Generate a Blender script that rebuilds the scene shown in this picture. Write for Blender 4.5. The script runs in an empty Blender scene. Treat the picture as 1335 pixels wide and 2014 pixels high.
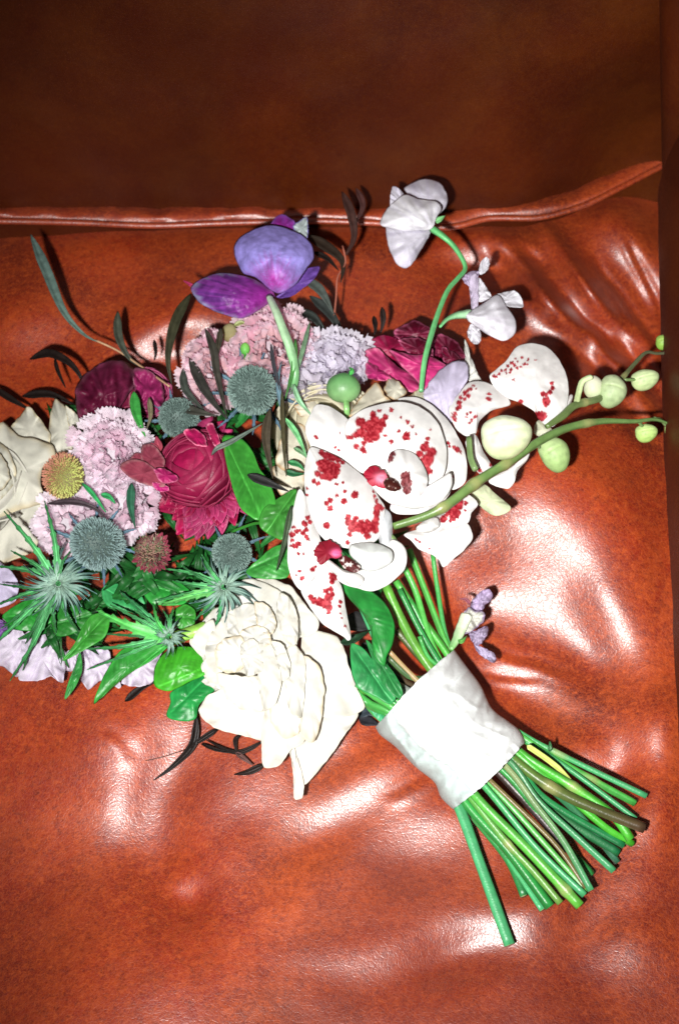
import bpy, math, random
import numpy as np
from mathutils import Vector, Matrix
random.seed(7)
rng = np.random.RandomState(11)
scene = bpy.context.scene
COL = scene.collection

# ------------------------------------------------------------ camera, world, flash
TILT = math.radians(27.0)      # camera looks down onto the seat, leaning a little towards the backrest
DIST = 0.85
FPX = DIST / 0.0003            # focal length in photo pixels (1335 x 2014)
FWD = np.array([0, math.sin(TILT), -math.cos(TILT)])
UPV = np.array([0, math.cos(TILT), math.sin(TILT)])
RGT = np.array([1.0, 0, 0])
CAM = -FWD * DIST
cam_data = bpy.data.cameras.new('camera')
cam = bpy.data.objects.new('camera', cam_data); COL.objects.link(cam)
cam.location = CAM
cam.rotation_euler = (TILT, 0, 0)
cam_data.sensor_fit = 'VERTICAL'; cam_data.sensor_height = 36.0
cam_data.lens = 36.0 * FPX / 2014.0
cam_data.clip_start = 0.02; cam_data.clip_end = 20
scene.camera = cam
cam_data.dof.use_dof = True; cam_data.dof.focus_distance = .72; cam_data.dof.aperture_fstop = 13.0
world = bpy.data.worlds.new('World'); scene.world = world
world.use_nodes = True
world.node_tree.nodes['Background'].inputs[0].default_value = (0.55, 0.5, 0.5, 1)
world.node_tree.nodes['Background'].inputs[1].default_value = 0.05
# the camera's flash: a small reflector just left of and below the lens
fl = bpy.data.lights.new('camera_flash', 'SPOT')
fl.energy = 54.0; fl.shadow_soft_size = 0.010
fl.spot_size = math.radians(60); fl.spot_blend = 1.0
fl.color = (1.0, 0.985, 0.96)
flo = bpy.data.objects.new('camera_flash', fl); COL.objects.link(flo)
flo.location = CAM - RGT * 0.055 - UPV * 0.038
aim = np.array([0.05, -0.01, 0.0])
flo.rotation_euler = Vector(aim - np.array(flo.location)).to_track_quat('-Z', 'Y').to_euler()
scene.view_settings.view_transform = 'Standard'
scene.view_settings.look = 'None'
scene.view_settings.exposure = 0.2
scene.view_settings.gamma = 1.0
scene.cycles.max_bounces = 8
scene.cycles.use_denoising = True

# ------------------------------------------------------------ helpers
def W(a):
    """(x, y, h): photo pixel and height above the seat in metres -> world points"""
    a = np.asarray(a, float).reshape(-1, 3)
    d = FWD[None, :] + RGT[None, :] * ((a[:, 0:1] - 667.5) / FPX) + UPV[None, :] * ((1007 - a[:, 1:2]) / FPX)
    t = (a[:, 2:3] - CAM[2]) / d[:, 2:3]
    return CAM[None, :] + d * t
def P(x, y, h=0.0): return W([[x, y, h]])[0]
def _hash(ix, iy, s):
    n = (ix.astype(np.int64) * 374761393 + iy.astype(np.int64) * 668265263 + int(s) * 974711) & 0x7fffffff
    n = ((n ^ (n >> 13)) * 1274126177) & 0x7fffffff
    return ((n ^ (n >> 16)) & 0xffff) / 32767.5 - 1.0
def noise(x, y, s=0):
    x = np.asarray(x, float); y = np.asarray(y, float)
    x, y = np.broadcast_arrays(x, y)
    ix = np.floor(x); iy = np.floor(y); fx = x - ix; fy = y - iy
    ux = fx * fx * fx * (fx * (fx * 6 - 15) + 10); uy = fy * fy * fy * (fy * (fy * 6 - 15) + 10)
    a = _hash(ix, iy, s); b = _hash(ix + 1, iy, s); c = _hash(ix, iy + 1, s); d = _hash(ix + 1, iy + 1, s)
    return (a * (1 - ux) + b * ux) * (1 - uy) + (c * (1 - ux) + d * ux) * uy
def fbm(x, y, s=0, o=3):
    r = 0; amp = 1; tot = 0
    for k in range(o):
        r = r + amp * noise(x * 2 ** k, y * 2 ** k, s + k * 17); tot += amp; amp *= .5
    return r / tot
def z(o, f):
    """read points off an enlargement of the photo with origin o and factor f"""
    def g(pts): return [(o[0] + p[0] / f, o[1] + p[1] / f) + tuple(p[2:]) for p in pts]
    return g
z1 = z((0, 640), 2.967); z2 = z((0, 980), 2.967); z3 = z((340, 380), 2.902); z4 = z((680, 330), 3.179)
z5 = z((560, 740), 3.3375); z6 = z((860, 640), 2.81); z7 = z((290, 1100), 2.84); z8 = z((640, 1080), 3.034)
z9 = z((860, 1380), 2.902); zl = z((0, 360), 3.179); zc = z((280, 720), 3.926)

def thing(name, label, cat, at, group=None):
    o = bpy.data.objects.new(name, None); COL.objects.link(o)
    o.empty_display_size = 0.01
    o.location = at; o['label'] = label; o['category'] = cat
    if group: o['group'] = group
    return o
def origin(o):
    v = np.zeros(3)
    while o is not None:
        v = v + np.array(o.location); o = o.parent
    return v
def put(name, verts, faces, mat, parent, cols=None, thick=0.0, kind=None, label=None, smooth=True, subd=0):
    """world vertices -> one mesh object under parent"""
    me = bpy.data.meshes.new(name)
    v = np.asarray(verts, float)
    base = v.mean(axis=0)
    po = origin(parent) if parent is not None else np.zeros(3)
    me.from_pydata((v - base).tolist(), [], [tuple(f) for f in faces])
    if cols is not None:
        ca = me.color_attributes.new('tint', 'FLOAT_COLOR', 'POINT')
        c = np.ones((len(v), 4)); c[:, :3] = cols
        ca.data.foreach_set('color', c.ravel())
    if smooth: me.polygons.foreach_set('use_smooth', [True] * len(me.polygons))
    me.materials.append(mat)
    o = bpy.data.objects.new(name, me); COL.objects.link(o)
    o.location = base - po
    if parent is not None: o.parent = parent
    if thick:
        m = o.modifiers.new('thickness', 'SOLIDIFY'); m.thickness = thick; m.offset = 0
    if subd:
        m = o.modifiers.new('smooth', 'SUBSURF'); m.levels = subd; m.render_levels = subd
    if kind: o['kind'] = kind
    if label: o['label'] = label
    return o
def spline(pts, n, closed=False, ten=1.0):
    p = np.asarray(pts, float); m = len(p); out = []
    segs = m if closed else m - 1
    per = max(4, int(6 * n / segs))
    for i in range(segs):
        if closed: a, b, c, d = p[(i - 1) % m], p[i], p[(i + 1) % m], p[(i + 2) % m]
        else: a, b, c, d = p[max(i - 1, 0)], p[i], p[i + 1], p[min(i + 2, m - 1)]
        t = np.linspace(0, 1, per, endpoint=False)[:, None]
        m0 = (c - a) * .5 * ten; m1 = (d - b) * .5 * ten
        out.append(b * (2 * t ** 3 - 3 * t * t + 1) + m0 * (t ** 3 - 2 * t * t + t) + c * (3 * t * t - 2 * t ** 3) + m1 * (t ** 3 - t * t))
    if not closed: out.append(p[-1:])
    q = np.concatenate(out)
    if closed: q = np.vstack([q, q[:1]])
    s = np.r_[0, np.cumsum(np.linalg.norm(np.diff(q[:, :2], axis=0), axis=1) + 1e-9)]
    k = np.linspace(0, s[-1], n + 1)[:-1] if closed else np.linspace(0, s[-1], n)
    return np.stack([np.interp(k, s, q[:, j]) for j in range(q.shape[1])], 1)
def grid_faces(nu, nv, close_u=False):
    f = []
    for j in range(nv - 1):
        for i in range(nu if close_u else nu - 1):
            a = j * nu + i; b = j * nu + (i + 1) % nu
            f.append((a, b, b + nu, a + nu))
    return f
def lerp(a, b, t):
    t = np.asarray(t)[:, None]
    return np.asarray(a) * (1 - t) + np.asarray(b) * t
def sstep(a, b, x):
    t = np.clip((np.asarray(x, float) - a) / (b - a), 0, 1); return t * t * (3 - 2 * t)

def patch(name, outline, h, mat, parent, dome=0.0, tilt=(0, 0), col=(.8, .8, .8), edge=None, nth=72, nr=14,
          ruffle=0.0, rf=9, wrinkle=0.0, wf=28.0, center=None, rough=0.6, thick=0.0002, curl=0.0, fold=None,
          spots=None, spotcol=(.36, .008, .02), colfn=None, vein=None, label=None, seed=None, crease=.0006, cf=16, ten=.85, foot=None):
    """a petal or leaf traced as a closed outline, with its own height, cup, tilt, ruffled rim and creases"""
    seed = seed if seed is not None else rng.randint(1000)
    b = spline(outline, nth, True, ten)[:, :2]
    c = np.array(center if center is not None else b.mean(axis=0), float)
    th = np.arange(nth) / nth
    nn = noise(th * 23, th * 0, seed) ; nn2 = noise(th * 61, th * 0, seed + 5)
    bl = (nn + .5 * nn2) * rough
    dirs = b - c; ln = np.linalg.norm(dirs, axis=1, keepdims=True)
    b = b + dirs / ln * bl[:, None]
    rs = np.linspace(0, 1, nr + 1)[1:] ** 0.85
    X = [c[0:1]]; Y = [c[1:2]]; R = [np.zeros(1)]; T = [np.zeros(1)]
    for r in rs:
        X.append(c[0] + (b[:, 0] - c[0]) * r); Y.append(c[1] + (b[:, 1] - c[1]) * r)
        R.append(np.full(nth, r)); T.append(th)
    X = np.concatenate(X); Y = np.concatenate(Y); R = np.concatenate(R); T = np.concatenate(T)
    size = ln.mean()
    H = h + dome * (1 - R ** 2.2) + tilt[0] * (X - c[0]) * 3e-4 - tilt[1] * (Y - c[1]) * 3e-4
    H = H + ruffle * R ** 3 * noise(T * rf * 2.0, R * 0 + .3, seed + 3)
    H = H + wrinkle * fbm(X / wf, Y / wf, seed + 9, 3)
    H = H + curl * sstep(.72, 1, R)
    TF = T
    if foot is not None:                       # creases and veins fan out from where the petal is attached
        fx, fy = c - (c - np.array(foot)) * min(1.0, 1.15 * size / max(1e-6, np.linalg.norm(c - np.array(foot)))) if np.linalg.norm(c - np.array(foot)) > 1.15 * size else foot
        TF = np.arctan2(Y - fy, X - fx) / 6.2832 * 2.2
        H = H + crease * fbm(TF * cf, np.hypot(X - fx, Y - fy) / 70, seed + 31, 2) * sstep(.0, .5, R)
    else: H = H + crease * noise(T * cf, R * .8, seed + 31) * sstep(.1, .7, R)
    if fold is not None:                       # midrib crease: (x0, y0, x1, y1, depth)
        x0, y0, x1, y1, dp = fold
        L = math.hypot(x1 - x0, y1 - y0); d = np.abs((X - x0) * (y1 - y0) - (Y - y0) * (x1 - x0)) / L
        H = H + dp * (1 - np.exp(-d / (0.18 * size)))
        al = ((X - x0) * (x1 - x0) + (Y - y0) * (y1 - y0)) / L
        vn = np.exp(-((((al - d * .9) / 13.0) % 1.0 - .5) / .13) ** 2) * np.clip(d / 8, 0, 1); rib = np.exp(-(d / 1.6) ** 2)
        H = H - .00035 * vn * np.clip(1 - R ** 4, 0, 1)
    C = np.tile(np.array(col, float), (len(X), 1))
    if fold is not None: C = C * (1 + .30 * vn + .8 * rib + .25 * fbm(X / 14, Y / 14, seed + 2, 2))[:, None] + .01 * rib[:, None]
    if edge is not None: C = lerp(C, edge, sstep(.8, 1.0, R + .06 * noise(T * 40, R, seed)))
    if colfn is not None: C = colfn(X, Y, R, TF, C)
    C = C * (1 + .05 * fbm(X / 9, Y / 9, seed + 21, 2))[:, None]
    if spots:
        sp = np.array(spots, float)
        wx = X + 2.0 * fbm(X / 3.4, Y / 3.4, 3, 2); wy = Y + 2.6 * fbm(X / 3.0, Y / 4.4, 8, 2)
        best = np.full(len(X), 9.0)
        for sx, sy, sr in sp: best = np.minimum(best, np.hypot(wx - sx, wy - sy) / (sr * 1.12))
        k = 1 - sstep(.86, 1.14, best)
        sc = lerp(np.tile(np.array(spotcol) * .8, (len(X), 1)), np.tile(np.array(spotcol) * 1.5 + .05, (len(X), 1)), sstep(-.5, .7, fbm(X / 4, Y / 4, 6, 2)))
        C = C * (1 - k[:, None]) + sc * k[:, None]
        H = H + 0.00012 * k
    F = [(0, 1 + i, 1 + (i + 1) % nth) for i in range(nth)]
    for j in range(nr - 1):
        for i in range(nth):
            a = 1 + j * nth + i; bq = 1 + j * nth + (i + 1) % nth
            F.append((a, a + nth, bq + nth, bq))
    # faces wind so that normals look up (photo y points down)
    v = W(np.stack([X, Y, H], 1))
    return put(name, v, F, mat, parent, np.clip(C, 0, 1), thick, label=label)

def blade(name, pts, w, mat, parent, col=(.03, .03, .02), col2=None, fold=.0012, n=22, tip=.55, base=.25, spiky=0.0,
          flat=False, twist=0.0, label=None, thick=.0005, nspk=7):
    """narrow leaf along a path of (x, y, h); w = full width in photo pixels"""
    if spiky: n = max(n, nspk * 4 + 1)
    p = spline(pts, n)
    t = np.linspace(0, 1, n)
    d = np.gradient(p[:, :2], axis=0); d /= np.linalg.norm(d, axis=1, keepdims=True) + 1e-9
    nrm = np.stack([-d[:, 1], d[:, 0]], 1)
    ww = w / 2 * np.minimum(np.clip(t / base, 0, 1) ** .6 if base > 0 else 1, np.clip((1 - t) / tip, 0, 1) ** .8)
    ww = np.maximum(ww, w * .03)
    ss = np.array([-1, -.5, 0, .5, 1.0])
    V = []; 
    for i in range(n):
        for s in ss:
            k = ww[i]
            if spiky and abs(s) == 1 and i % 4 == 2: k = ww[i] + w * spiky * (1 - t[i] * .6)
            q = p[i, :2] + nrm[i] * k * s
            if spiky and abs(s) == 1 and i % 4 == 2: q = q + d[i] * k * .5
            hh = p[i, 2] + fold * (abs(s) ** 1.5) * ww[i] / (w / 2) + twist * s * ww[i] * 3e-4
            V.append((q[0], q[1], hh))
    V = np.array(V)
    C = np.tile(np.array(col, float), (len(V), 1))
    if col2 is not None: C = lerp(C, col2, np.repeat(sstep(0, 1, t), 5))
    C = C * (1 + .12 * noise(V[:, 0] / 7, V[:, 1] / 7, 4))[:, None]
    mid = np.tile(np.exp(-(ss * 2.2) ** 2), n)
    C = np.clip(C * (1 + (1.1 if spiky else .35) * mid)[:, None], 0, 1)
    F = grid_faces(5, n)
    return put(name, W(V), [f[::-1] for f in F], mat, parent, C, thick, label=label)

def tube(name, pts, r, mat, parent, col=(.05, .3, .06), col2=None, n=24, m=10, joints=(), caps=True, label=None, end=None, seed=0):
    """round stem along (x, y, h); r in photo pixels, number or list along the path"""
    p = spline(pts, n); t = np.linspace(0, 1, n)
    q = W(p)
    rr = np.interp(t, np.linspace(0, 1, len(r)), r) if hasattr(r, '__len__') else np.full(n, float(r))
    rr = rr * (1 + .05 * noise(t * 9, t * 0, seed))
    for j in joints: rr = rr * (1 + .28 * np.exp(-((t - j) / .018) ** 2))
    rr = rr * 3e-4 * (DIST - p[:, 2]) / DIST
    d = np.gradient(q, axis=0); d /= np.linalg.norm(d, axis=1, keepdims=True)
    up = np.array([0, 0, 1.0]); a = np.cross(d, up); a /= np.linalg.norm(a, axis=1, keepdims=True) + 1e-9
    b = np.cross(a, d)
    V = []; C = []
    c0 = np.array(col, float); c1 = np.array(col2 if col2 is not None else col, float)
    for i in range(n):
        for k in range(m):
            an = 2 * math.pi * k / m
            rk = rr[i] * (1 + .05 * math.sin(an * 3 + seed) + .035 * ((k * 7 + seed) % 3 - 1))
            V.append(q[i] + (a[i] * math.cos(an) + b[i] * math.sin(an)) * rk)
            c = c0 * (1 - t[i]) + c1 * t[i]
            C.append(c * (1 + .16 * math.sin(an * 2 + seed * 1.7) + .10 * ((k * 5 + seed) % 3 - 1)))
    V = np.array(V); C = np.array(C)
    C = C * (1 + .08 * noise(np.repeat(t, m) * 30, np.tile(np.arange(m), n) * .7, seed + 4))[:, None]
    for j in joints: C = lerp(C, (.32, .3, .12), .6 * np.exp(-((np.repeat(t, m) - j) / .02) ** 2))
    F = grid_faces(m, n, True)
    if caps:
        V = np.vstack([V, q[0] , q[-1]]); C = np.vstack([C, c0, end if end is not None else c1])
        i0 = n * m; i1 = i0 + 1
        for k in range(m):
            F.append((i0, (k + 1) % m, k)); F.append((i1, (n - 1) * m + k, (n - 1) * m + (k + 1) % m))
    return put(name, V, F, mat, parent, np.clip(C, 0, 1), label=label)

def frame(x, y, h, axis=(0, 0, 1), spin=0.0):
    """origin and 3x3 basis (columns) scaled to photo pixels at that height; axis in (right, up, towards camera)"""
    o = P(x, y, h); s = 3e-4 * (DIST - h) / DIST
    B = np.stack([RGT, UPV, -FWD], 1)
    a = np.array(axis, float); a /= np.linalg.norm(a)
    ref = np.array([0, 1, 0]) if abs(a[1]) < .9 else np.array([1, 0, 0])
    u = np.cross(ref, a); u /= np.linalg.norm(u); v = np.cross(a, u)
    cs, sn = math.cos(spin), math.sin(spin)
    R = np.stack([u * cs + v * sn, -u * sn + v * cs, a], 1)
    return o, B @ R * s

# ------------------------------------------------------------ materials
def nodes(mat):
    mat.use_nodes = True; nt = mat.node_tree; nt.nodes.clear()
    out = nt.nodes.new('ShaderNodeOutputMaterial'); return nt, out
def N(nt, t, **kw):
    n = nt.nodes.new(t)
    for k, v in kw.items():
        if k.startswith('i_'): n.inputs[k[2:].replace('_', ' ')].default_value = v
        else: setattr(n, k, v)
    return n
def petal_mat(name, rough=.6, trans=.25, bump=.25, bscale=900, coat=0.0, var=.10, spec=.3, stretch=None, vein=0.0):
    m = bpy.data.materials.new(name); nt, out = nodes(m); L = nt.links.new
    at = N(nt, 'ShaderNodeAttribute', attribute_name='tint')
    oi = N(nt, 'ShaderNodeObjectInfo')
    tc = N(nt, 'ShaderNodeTexCoord')
    ns = N(nt, 'ShaderNodeTexNoise', i_Scale=bscale * .25, i_Detail=4.0)
    L(tc.outputs['Object'], ns.inputs['Vector'])
    mr = N(nt, 'ShaderNodeMapRange'); L(ns.outputs['Fac'], mr.inputs[0]); mr.inputs[1].default_value = .3; mr.inputs[2].default_value = .7; mr.inputs[3].default_value = 1 - var; mr.inputs[4].default_value = 1 + var
    ob = N(nt, 'ShaderNodeMapRange'); L(oi.outputs['Random'], ob.inputs[0]); ob.inputs[3].default_value = 1 - var; ob.inputs[4].default_value = 1 + var * .6
    mu = N(nt, 'ShaderNodeMath', operation='MULTIPLY'); L(mr.outputs[0], mu.inputs[0]); L(ob.outputs[0], mu.inputs[1])
    vm = N(nt, 'ShaderNodeVectorMath', operation='SCALE'); L(at.outputs['Color'], vm.inputs[0]); L(mu.outputs[0], vm.inputs['Scale'])
    n2 = N(nt, 'ShaderNodeTexNoise', i_Scale=float(bscale), i_Detail=3.0); L(tc.outputs['Object'], n2.inputs['Vector'])
    bp = N(nt, 'ShaderNodeBump', i_Strength=bump, i_Distance=.0006); L(n2.outputs['Fac'], bp.inputs['Height'])
    pr = N(nt, 'ShaderNodeBsdfPrincipled'); L(vm.outputs[0], pr.inputs['Base Color'])
    pr.inputs['Roughness'].default_value = rough; pr.inputs['Specular IOR Level'].default_value = spec
    pr.inputs['Coat Weight'].default_value = coat; pr.inputs['Coat Roughness'].default_value = .25
    L(bp.outputs[0], pr.inputs['Normal'])
    if trans > 0:
        tr = N(nt, 'ShaderNodeBsdfTranslucent'); L(vm.outputs[0], tr.inputs['Color']); L(bp.outputs[0], tr.inputs['Normal'])
        mx = N(nt, 'ShaderNodeMixShader'); mx.inputs[0].default_value = trans
        L(pr.outputs[0], mx.inputs[1]); L(tr.outputs[0], mx.inputs[2]); L(mx.outputs[0], out.inputs[0])
    else: L(pr.outputs[0], out.inputs[0])
    return m
M_white = petal_mat('white_petal', .55, .38, .12, 700, var=.04)
M_cream = petal_mat('cream_petal', .65, .42, .15, 600, var=.05)
M_velvet = petal_mat('ranunculus_petal', .5, .22, .3, 800, var=.22, spec=.35)
M_purple = petal_mat('purple_petal', .5, .15, .4, 900, var=.25, spec=.35)
M_frill = petal_mat('frilly_petal', .7, .52, .25, 800, var=.14)
M_leaf = petal_mat('waxy_leaf', .42, .10, .2, 500, coat=.0, var=.22, spec=.4)
M_spiky = petal_mat('thistle_leaf', .5, .1, .35, 900, var=.3)
M_dark = petal_mat('dark_foliage', .5, .03, .3, 900, var=.3, spec=.22)
M_stem = petal_mat('green_stem', .38, 0, .25, 900, coat=0, var=.14, spec=.5)
M_bud = petal_mat('orchid_bud', .5, .1, .2, 700, var=.10)
M_cone = petal_mat('thistle_cone', .6, 0, .5, 1200, var=.25)

M_ribbon = petal_mat('ribbon_fabric', .6, .2, .7, 2200, var=.06, spec=.3)
def leather_mat(name, base, dark, light, coat=.35, crack=1.0, spec=.5, rough=.42, amt=1.0):
    m = bpy.data.materials.new(name); nt, out = nodes(m); L = nt.links.new
    tc = N(nt, 'ShaderNodeTexCoord'); V = tc.outputs['Object']
    def nz(scale, det=5.0, rg=.6, dist=0.0):
        n = N(nt, 'ShaderNodeTexNoise', i_Scale=float(scale), i_Detail=det, i_Roughness=rg, i_Distortion=dist); L(V, n.inputs['Vector']); return n.outputs['Fac']
    def mr(src, a, b, c=0.0, d=1.0):
        n = N(nt, 'ShaderNodeMapRange', clamp=True); L(src, n.inputs[0])
        for k, x in zip((1, 2, 3, 4), (a, b, c, d)): n.inputs[k].default_value = x
        return n.outputs[0]
    def mixc(f, a, b):
        n = N(nt, 'ShaderNodeMix', data_type='RGBA'); L(f, n.inputs[0])
        for s, x in ((6, a), (7, b)):
            if isinstance(x, tuple): n.inputs[s].default_value = (*x, 1)
            else: L(x, n.inputs[s])
        return n.outputs[2]
    c = mixc(mr(nz(9, 4, .6, .4), .38, .66), base, dark)
    c = mixc(mr(nz(6, 5, .65, .5), .50, .72, 0, .5), c, (light[0] * .8, light[1] * .9, light[2]))
    c = mixc(mr(nz(26, 6, .7, .6), .45, .75, 0, .5 * amt), c, light)
    c = mixc(mr(nz(230, 7, .8), .48, .66, 0, .8 * amt), c, dark)
    c = mixc(mr(nz(300, 8, .9, .8), .48, .64, 0, .9 * amt), c, light)
    # pores and crackle
    v1 = N(nt, 'ShaderNodeTexVoronoi', feature='DISTANCE_TO_EDGE', i_Scale=560.0)
    wv = N(nt, 'ShaderNodeTexNoise', i_Scale=160.0, i_Detail=3.0); L(V, wv.inputs['Vector'])
    ad = N(nt, 'ShaderNodeMixRGB', blend_type='LINEAR_LIGHT'); ad.inputs[0].default_value = .002
    L(V, ad.inputs[1]); L(wv.outputs['Color'], ad.inputs[2]); L(ad.outputs[0], v1.inputs['Vector'])
    ed = mr(v1.outputs['Distance'], 0, .22)
    v2 = N(nt, 'ShaderNodeTexVoronoi', feature='DISTANCE_TO_EDGE', i_Scale=260.0); L(ad.outputs[0], v2.inputs['Vector'])
    ed2 = mr(v2.outputs['Distance'], 0, .08)
    c = mixc(mr(ed, 0, .5, .34 * amt, 0), c, light)
    c = mixc(mr(nz(3.5, 5, .6, .6), .46, .68, 0, .8), c, dark)
    pr = N(nt, 'ShaderNodeBsdfPrincipled'); L(c, pr.inputs['Base Color'])
    L(mr(nz(700, 4, .7), .3, .7, rough - .1, rough + .12), pr.inputs['Roughness'])
    pr.inputs['Specular IOR Level'].default_value = spec
    pr.inputs['Coat Weight'].default_value = coat; pr.inputs['Coat Roughness'].default_value = .33
    b1 = N(nt, 'ShaderNodeBump', i_Strength=.16 * crack, i_Distance=.0003); L(ed, b1.inputs['Height'])
    b2 = N(nt, 'ShaderNodeBump', i_Strength=.17 * crack, i_Distance=.0003); L(ed2, b2.inputs['Height']); L(b1.outputs[0], b2.inputs['Normal'])
    b3 = N(nt, 'ShaderNodeBump', i_Strength=.17 * crack, i_Distance=.0003); L(nz(1000, 4, .7), b3.inputs['Height']); L(b2.outputs[0], b3.inputs['Normal'])
    b4 = N(nt, 'ShaderNodeBump', i_Strength=.06, i_Distance=.004); L(nz(28, 4, .55), b4.inputs['Height']); L(b3.outputs[0], b4.inputs['Normal'])
    L(b4.outputs[0], pr.inputs['Normal']); L(b3.outputs[0], pr.inputs['Coat Normal'])
    L(pr.outputs[0], out.inputs[0]); return m
M_seat = leather_mat('seat_leather', (.28, .0175, .0018), (.095, .0042, .0004), (.54, .088, .012), coat=1.0, spec=.8, rough=.50)
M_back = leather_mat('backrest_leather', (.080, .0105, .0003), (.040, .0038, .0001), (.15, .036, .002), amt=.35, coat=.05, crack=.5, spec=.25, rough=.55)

# ------------------------------------------------------------ leather sofa
sofa = thing('leather_sofa', 'glossy cracked red-brown leather sofa seat with piping, dark backrest and arm at right', 'sofa', P(667, 1200, -.14))
EDGE = [(-420, 430), (-200, 434), (0, 437), (150, 440), (300, 446), (440, 441), (620, 437), (740, 441), (880, 449), (960, 432), (1060, 430), (1150, 405), (1230, 366), (1310, 325), (1400, 285), (1520, 250)]
ex = np.array([e[0] for e in EDGE], float); ey = np.array([e[1] for e in EDGE], float)
CUP = np.array([CAM[0], CAM[1]]) + np.array([-.0275, -.017])   # half way between lens and flash
HH = CAM[2]
#  places where the padding is shaped to face the camera and catch flash glare: x, y, sx, sy, angle, strength
BUMPS = [(1070, 1120, 150, 215, -8, 1.0), (910, 1120, 60, 110, 0, .7), (1020, 1345, 130, 40, 20, 1.0), (1185, 1250, 50, 80, 0, .6),
         (275, 1600, 62, 125, -26, 1.0), (370, 1750, 26, 34, -30, 1.0), (310, 1470, 54, 84, 5, .95), (200, 1470, 50, 60, 0, .55),
         (1245, 530, 50, 90, -28, 1.0), (1205, 640, 14, 110, -35, 1.0), (1140, 680, 16, 120, -38, .95), (1160, 630, 60, 70, -30, .85), (1090, 700, 44, 80, -30, .85),
         (1060, 620, 34, 44, 0, .6), (1250, 1480, 44, 90, 40, 1.0), (1150, 1500, 34, 34, 40, .6), (1240, 1650, 50, 100, 30, .95), (1000, 1830, 140, 44, -22, 1.0), (1170, 1740, 60, 70, 40, .75), (700, 1570, 120, 40, -38, .85), (640, 1470, 40, 56, 20, .7), (840, 1640, 90, 60, -20, .75), (520, 1560, 70, 60, 0, .4), (1200, 1880, 70, 50, -20, .6),
         (350, 668, 86, 56, -25, 1.0), (930, 500, 56, 40, 0, .75), (1000, 500, 40, 30, -30, .6), (80, 660, 80, 60, 0, .45), (700, 1900, 90, 40, 0, .3)]
#  broad sags shaped to turn the flash glare away: x, y, sx, sy, slope across, slope away
SAGS = [(120, 1850, 200, 200, .26, -.30), (1290, 1180, 50, 260, -.2, .0), (30, 1450, 110, 200, .25, -.1)]
def seat_base(X, Y):
    Wp = W(np.stack([X.ravel(), Y.ravel(), 0 * X.ravel()], 1)).reshape(X.shape + (3,))
    KX, KY = .42, .12
    ctr = P(620, 1150, 0)
    h = -.07 * Wp[..., 1] - KX * (Wp[..., 0] - ctr[0]) ** 2 - KY * (Wp[..., 1] - ctr[1]) ** 2
    h = h + .17 * 3e-4 * 90 * np.logaddexp(0, (Y - 1620) / 90.)      # front of the seat raised to turn the flash glare away
    for bx, by, sx, sy, gx, gy in SAGS:
        q = P(bx, by, 0)
        g = np.exp(-((X - bx) / sx) ** 2 * .5 - ((Y - by) / sy) ** 2 * .5)
        h = h + (gx * (Wp[..., 0] - q[0]) + gy * (Wp[..., 1] - q[1])) * g
    return h, Wp
def seat_h(X, Y):
    h, Wp = seat_base(X, Y); h0 = h
    for bx, by, sx, sy, an, st in BUMPS:
        q = P(bx, by, 0)
        b0 = seat_base(np.array([float(bx)]), np.array([float(by)]))[0][0]
        lift = (np.sum((Wp[..., :2] - CUP) ** 2, axis=-1) - np.sum((q[:2] - CUP) ** 2)) / (2 * HH) - (h0 - b0)
        a = math.radians(an); c, s = math.cos(a), math.sin(a)
        dx = (X - bx); dy = (Y - by)
        u = dx * c + dy * s; v = -dx * s + dy * c
        g = np.exp(-.5 * ((u / sx) ** 2 + (v / sy) ** 2) ** 1.1)
        h = h + st * lift * g
    h += .0010 * fbm(X / 160, Y / 120, 5, 2) + .00012 * fbm(X / 40, Y / 40, 15, 2)
    # crease folds running to the right-hand corner
    for (x0, y0, x1, y1, wd, dp) in [(1010, 500, 1240, 745, 11, .0042), (1150, 510, 1290, 700, 8, .0034), (1215, 470, 1300, 640, 7, .0018), (905, 470, 985, 560, 14, .001), (960, 1290, 1130, 1340, 9, .0010), (940, 1335, 1060, 1350, 8, .0008), (760, 1590, 900, 1500, 14, .0012), (180, 1440, 260, 1500, 14, .0008)]:
        L = math.hypot(x1 - x0, y1 - y0); tx, ty = (x1 - x0) / L, (y1 - y0) / L
        u = (X - x0) * tx + (Y - y0) * ty; v = -(X - x0) * ty + (Y - y0) * tx + 5 * noise(u / 45, u * 0, int(x0))
        env = sstep(-20, 50, u) * (1 - sstep(L - 60, L + 30, u))
        h += dp * env * (np.exp(-(v / wd) ** 2) * .9 - 1.0 * np.exp(-((v + wd * 1.8) / wd) ** 2))
    # rounded towards the back edge, falling away to the front
    e = np.interp(X, ex, ey)
    h -= .010 * np.exp(-np.clip(Y - e, 0, None) / 26.0)
    return h
def build_seat():
    nx, ny = 380, 460
    xs = np.linspace(-420, 1520, nx); t = np.linspace(0, 1, ny)
    X = np.tile(xs, (ny, 1)); e = np.interp(xs, ex, ey)
    Y = e[None, :] + (2350 - e[None, :]) * t[:, None]
    H = seat_h(X, Y)
    v = W(np.stack([X.ravel(), Y.ravel(), H.ravel()], 1))
    F = [f[::-1] for f in grid_faces(nx, ny)]
    # front and side skirts give the cushion its thickness
    top = v[:nx]; lo = v[(ny - 1) * nx:]
    sk = lo + np.array([0, .01, -.13]); i0 = len(v); v = np.vstack([v, sk])
    F += [((ny - 1) * nx + i, i0 + i, i0 + i + 1, (ny - 1) * nx + i + 1) for i in range(nx - 1)]
    return put('seat_cushion', v, F, M_seat, sofa)
seat = build_seat()
ep = spline([(a, b) for a, b in EDGE], 260)
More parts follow.
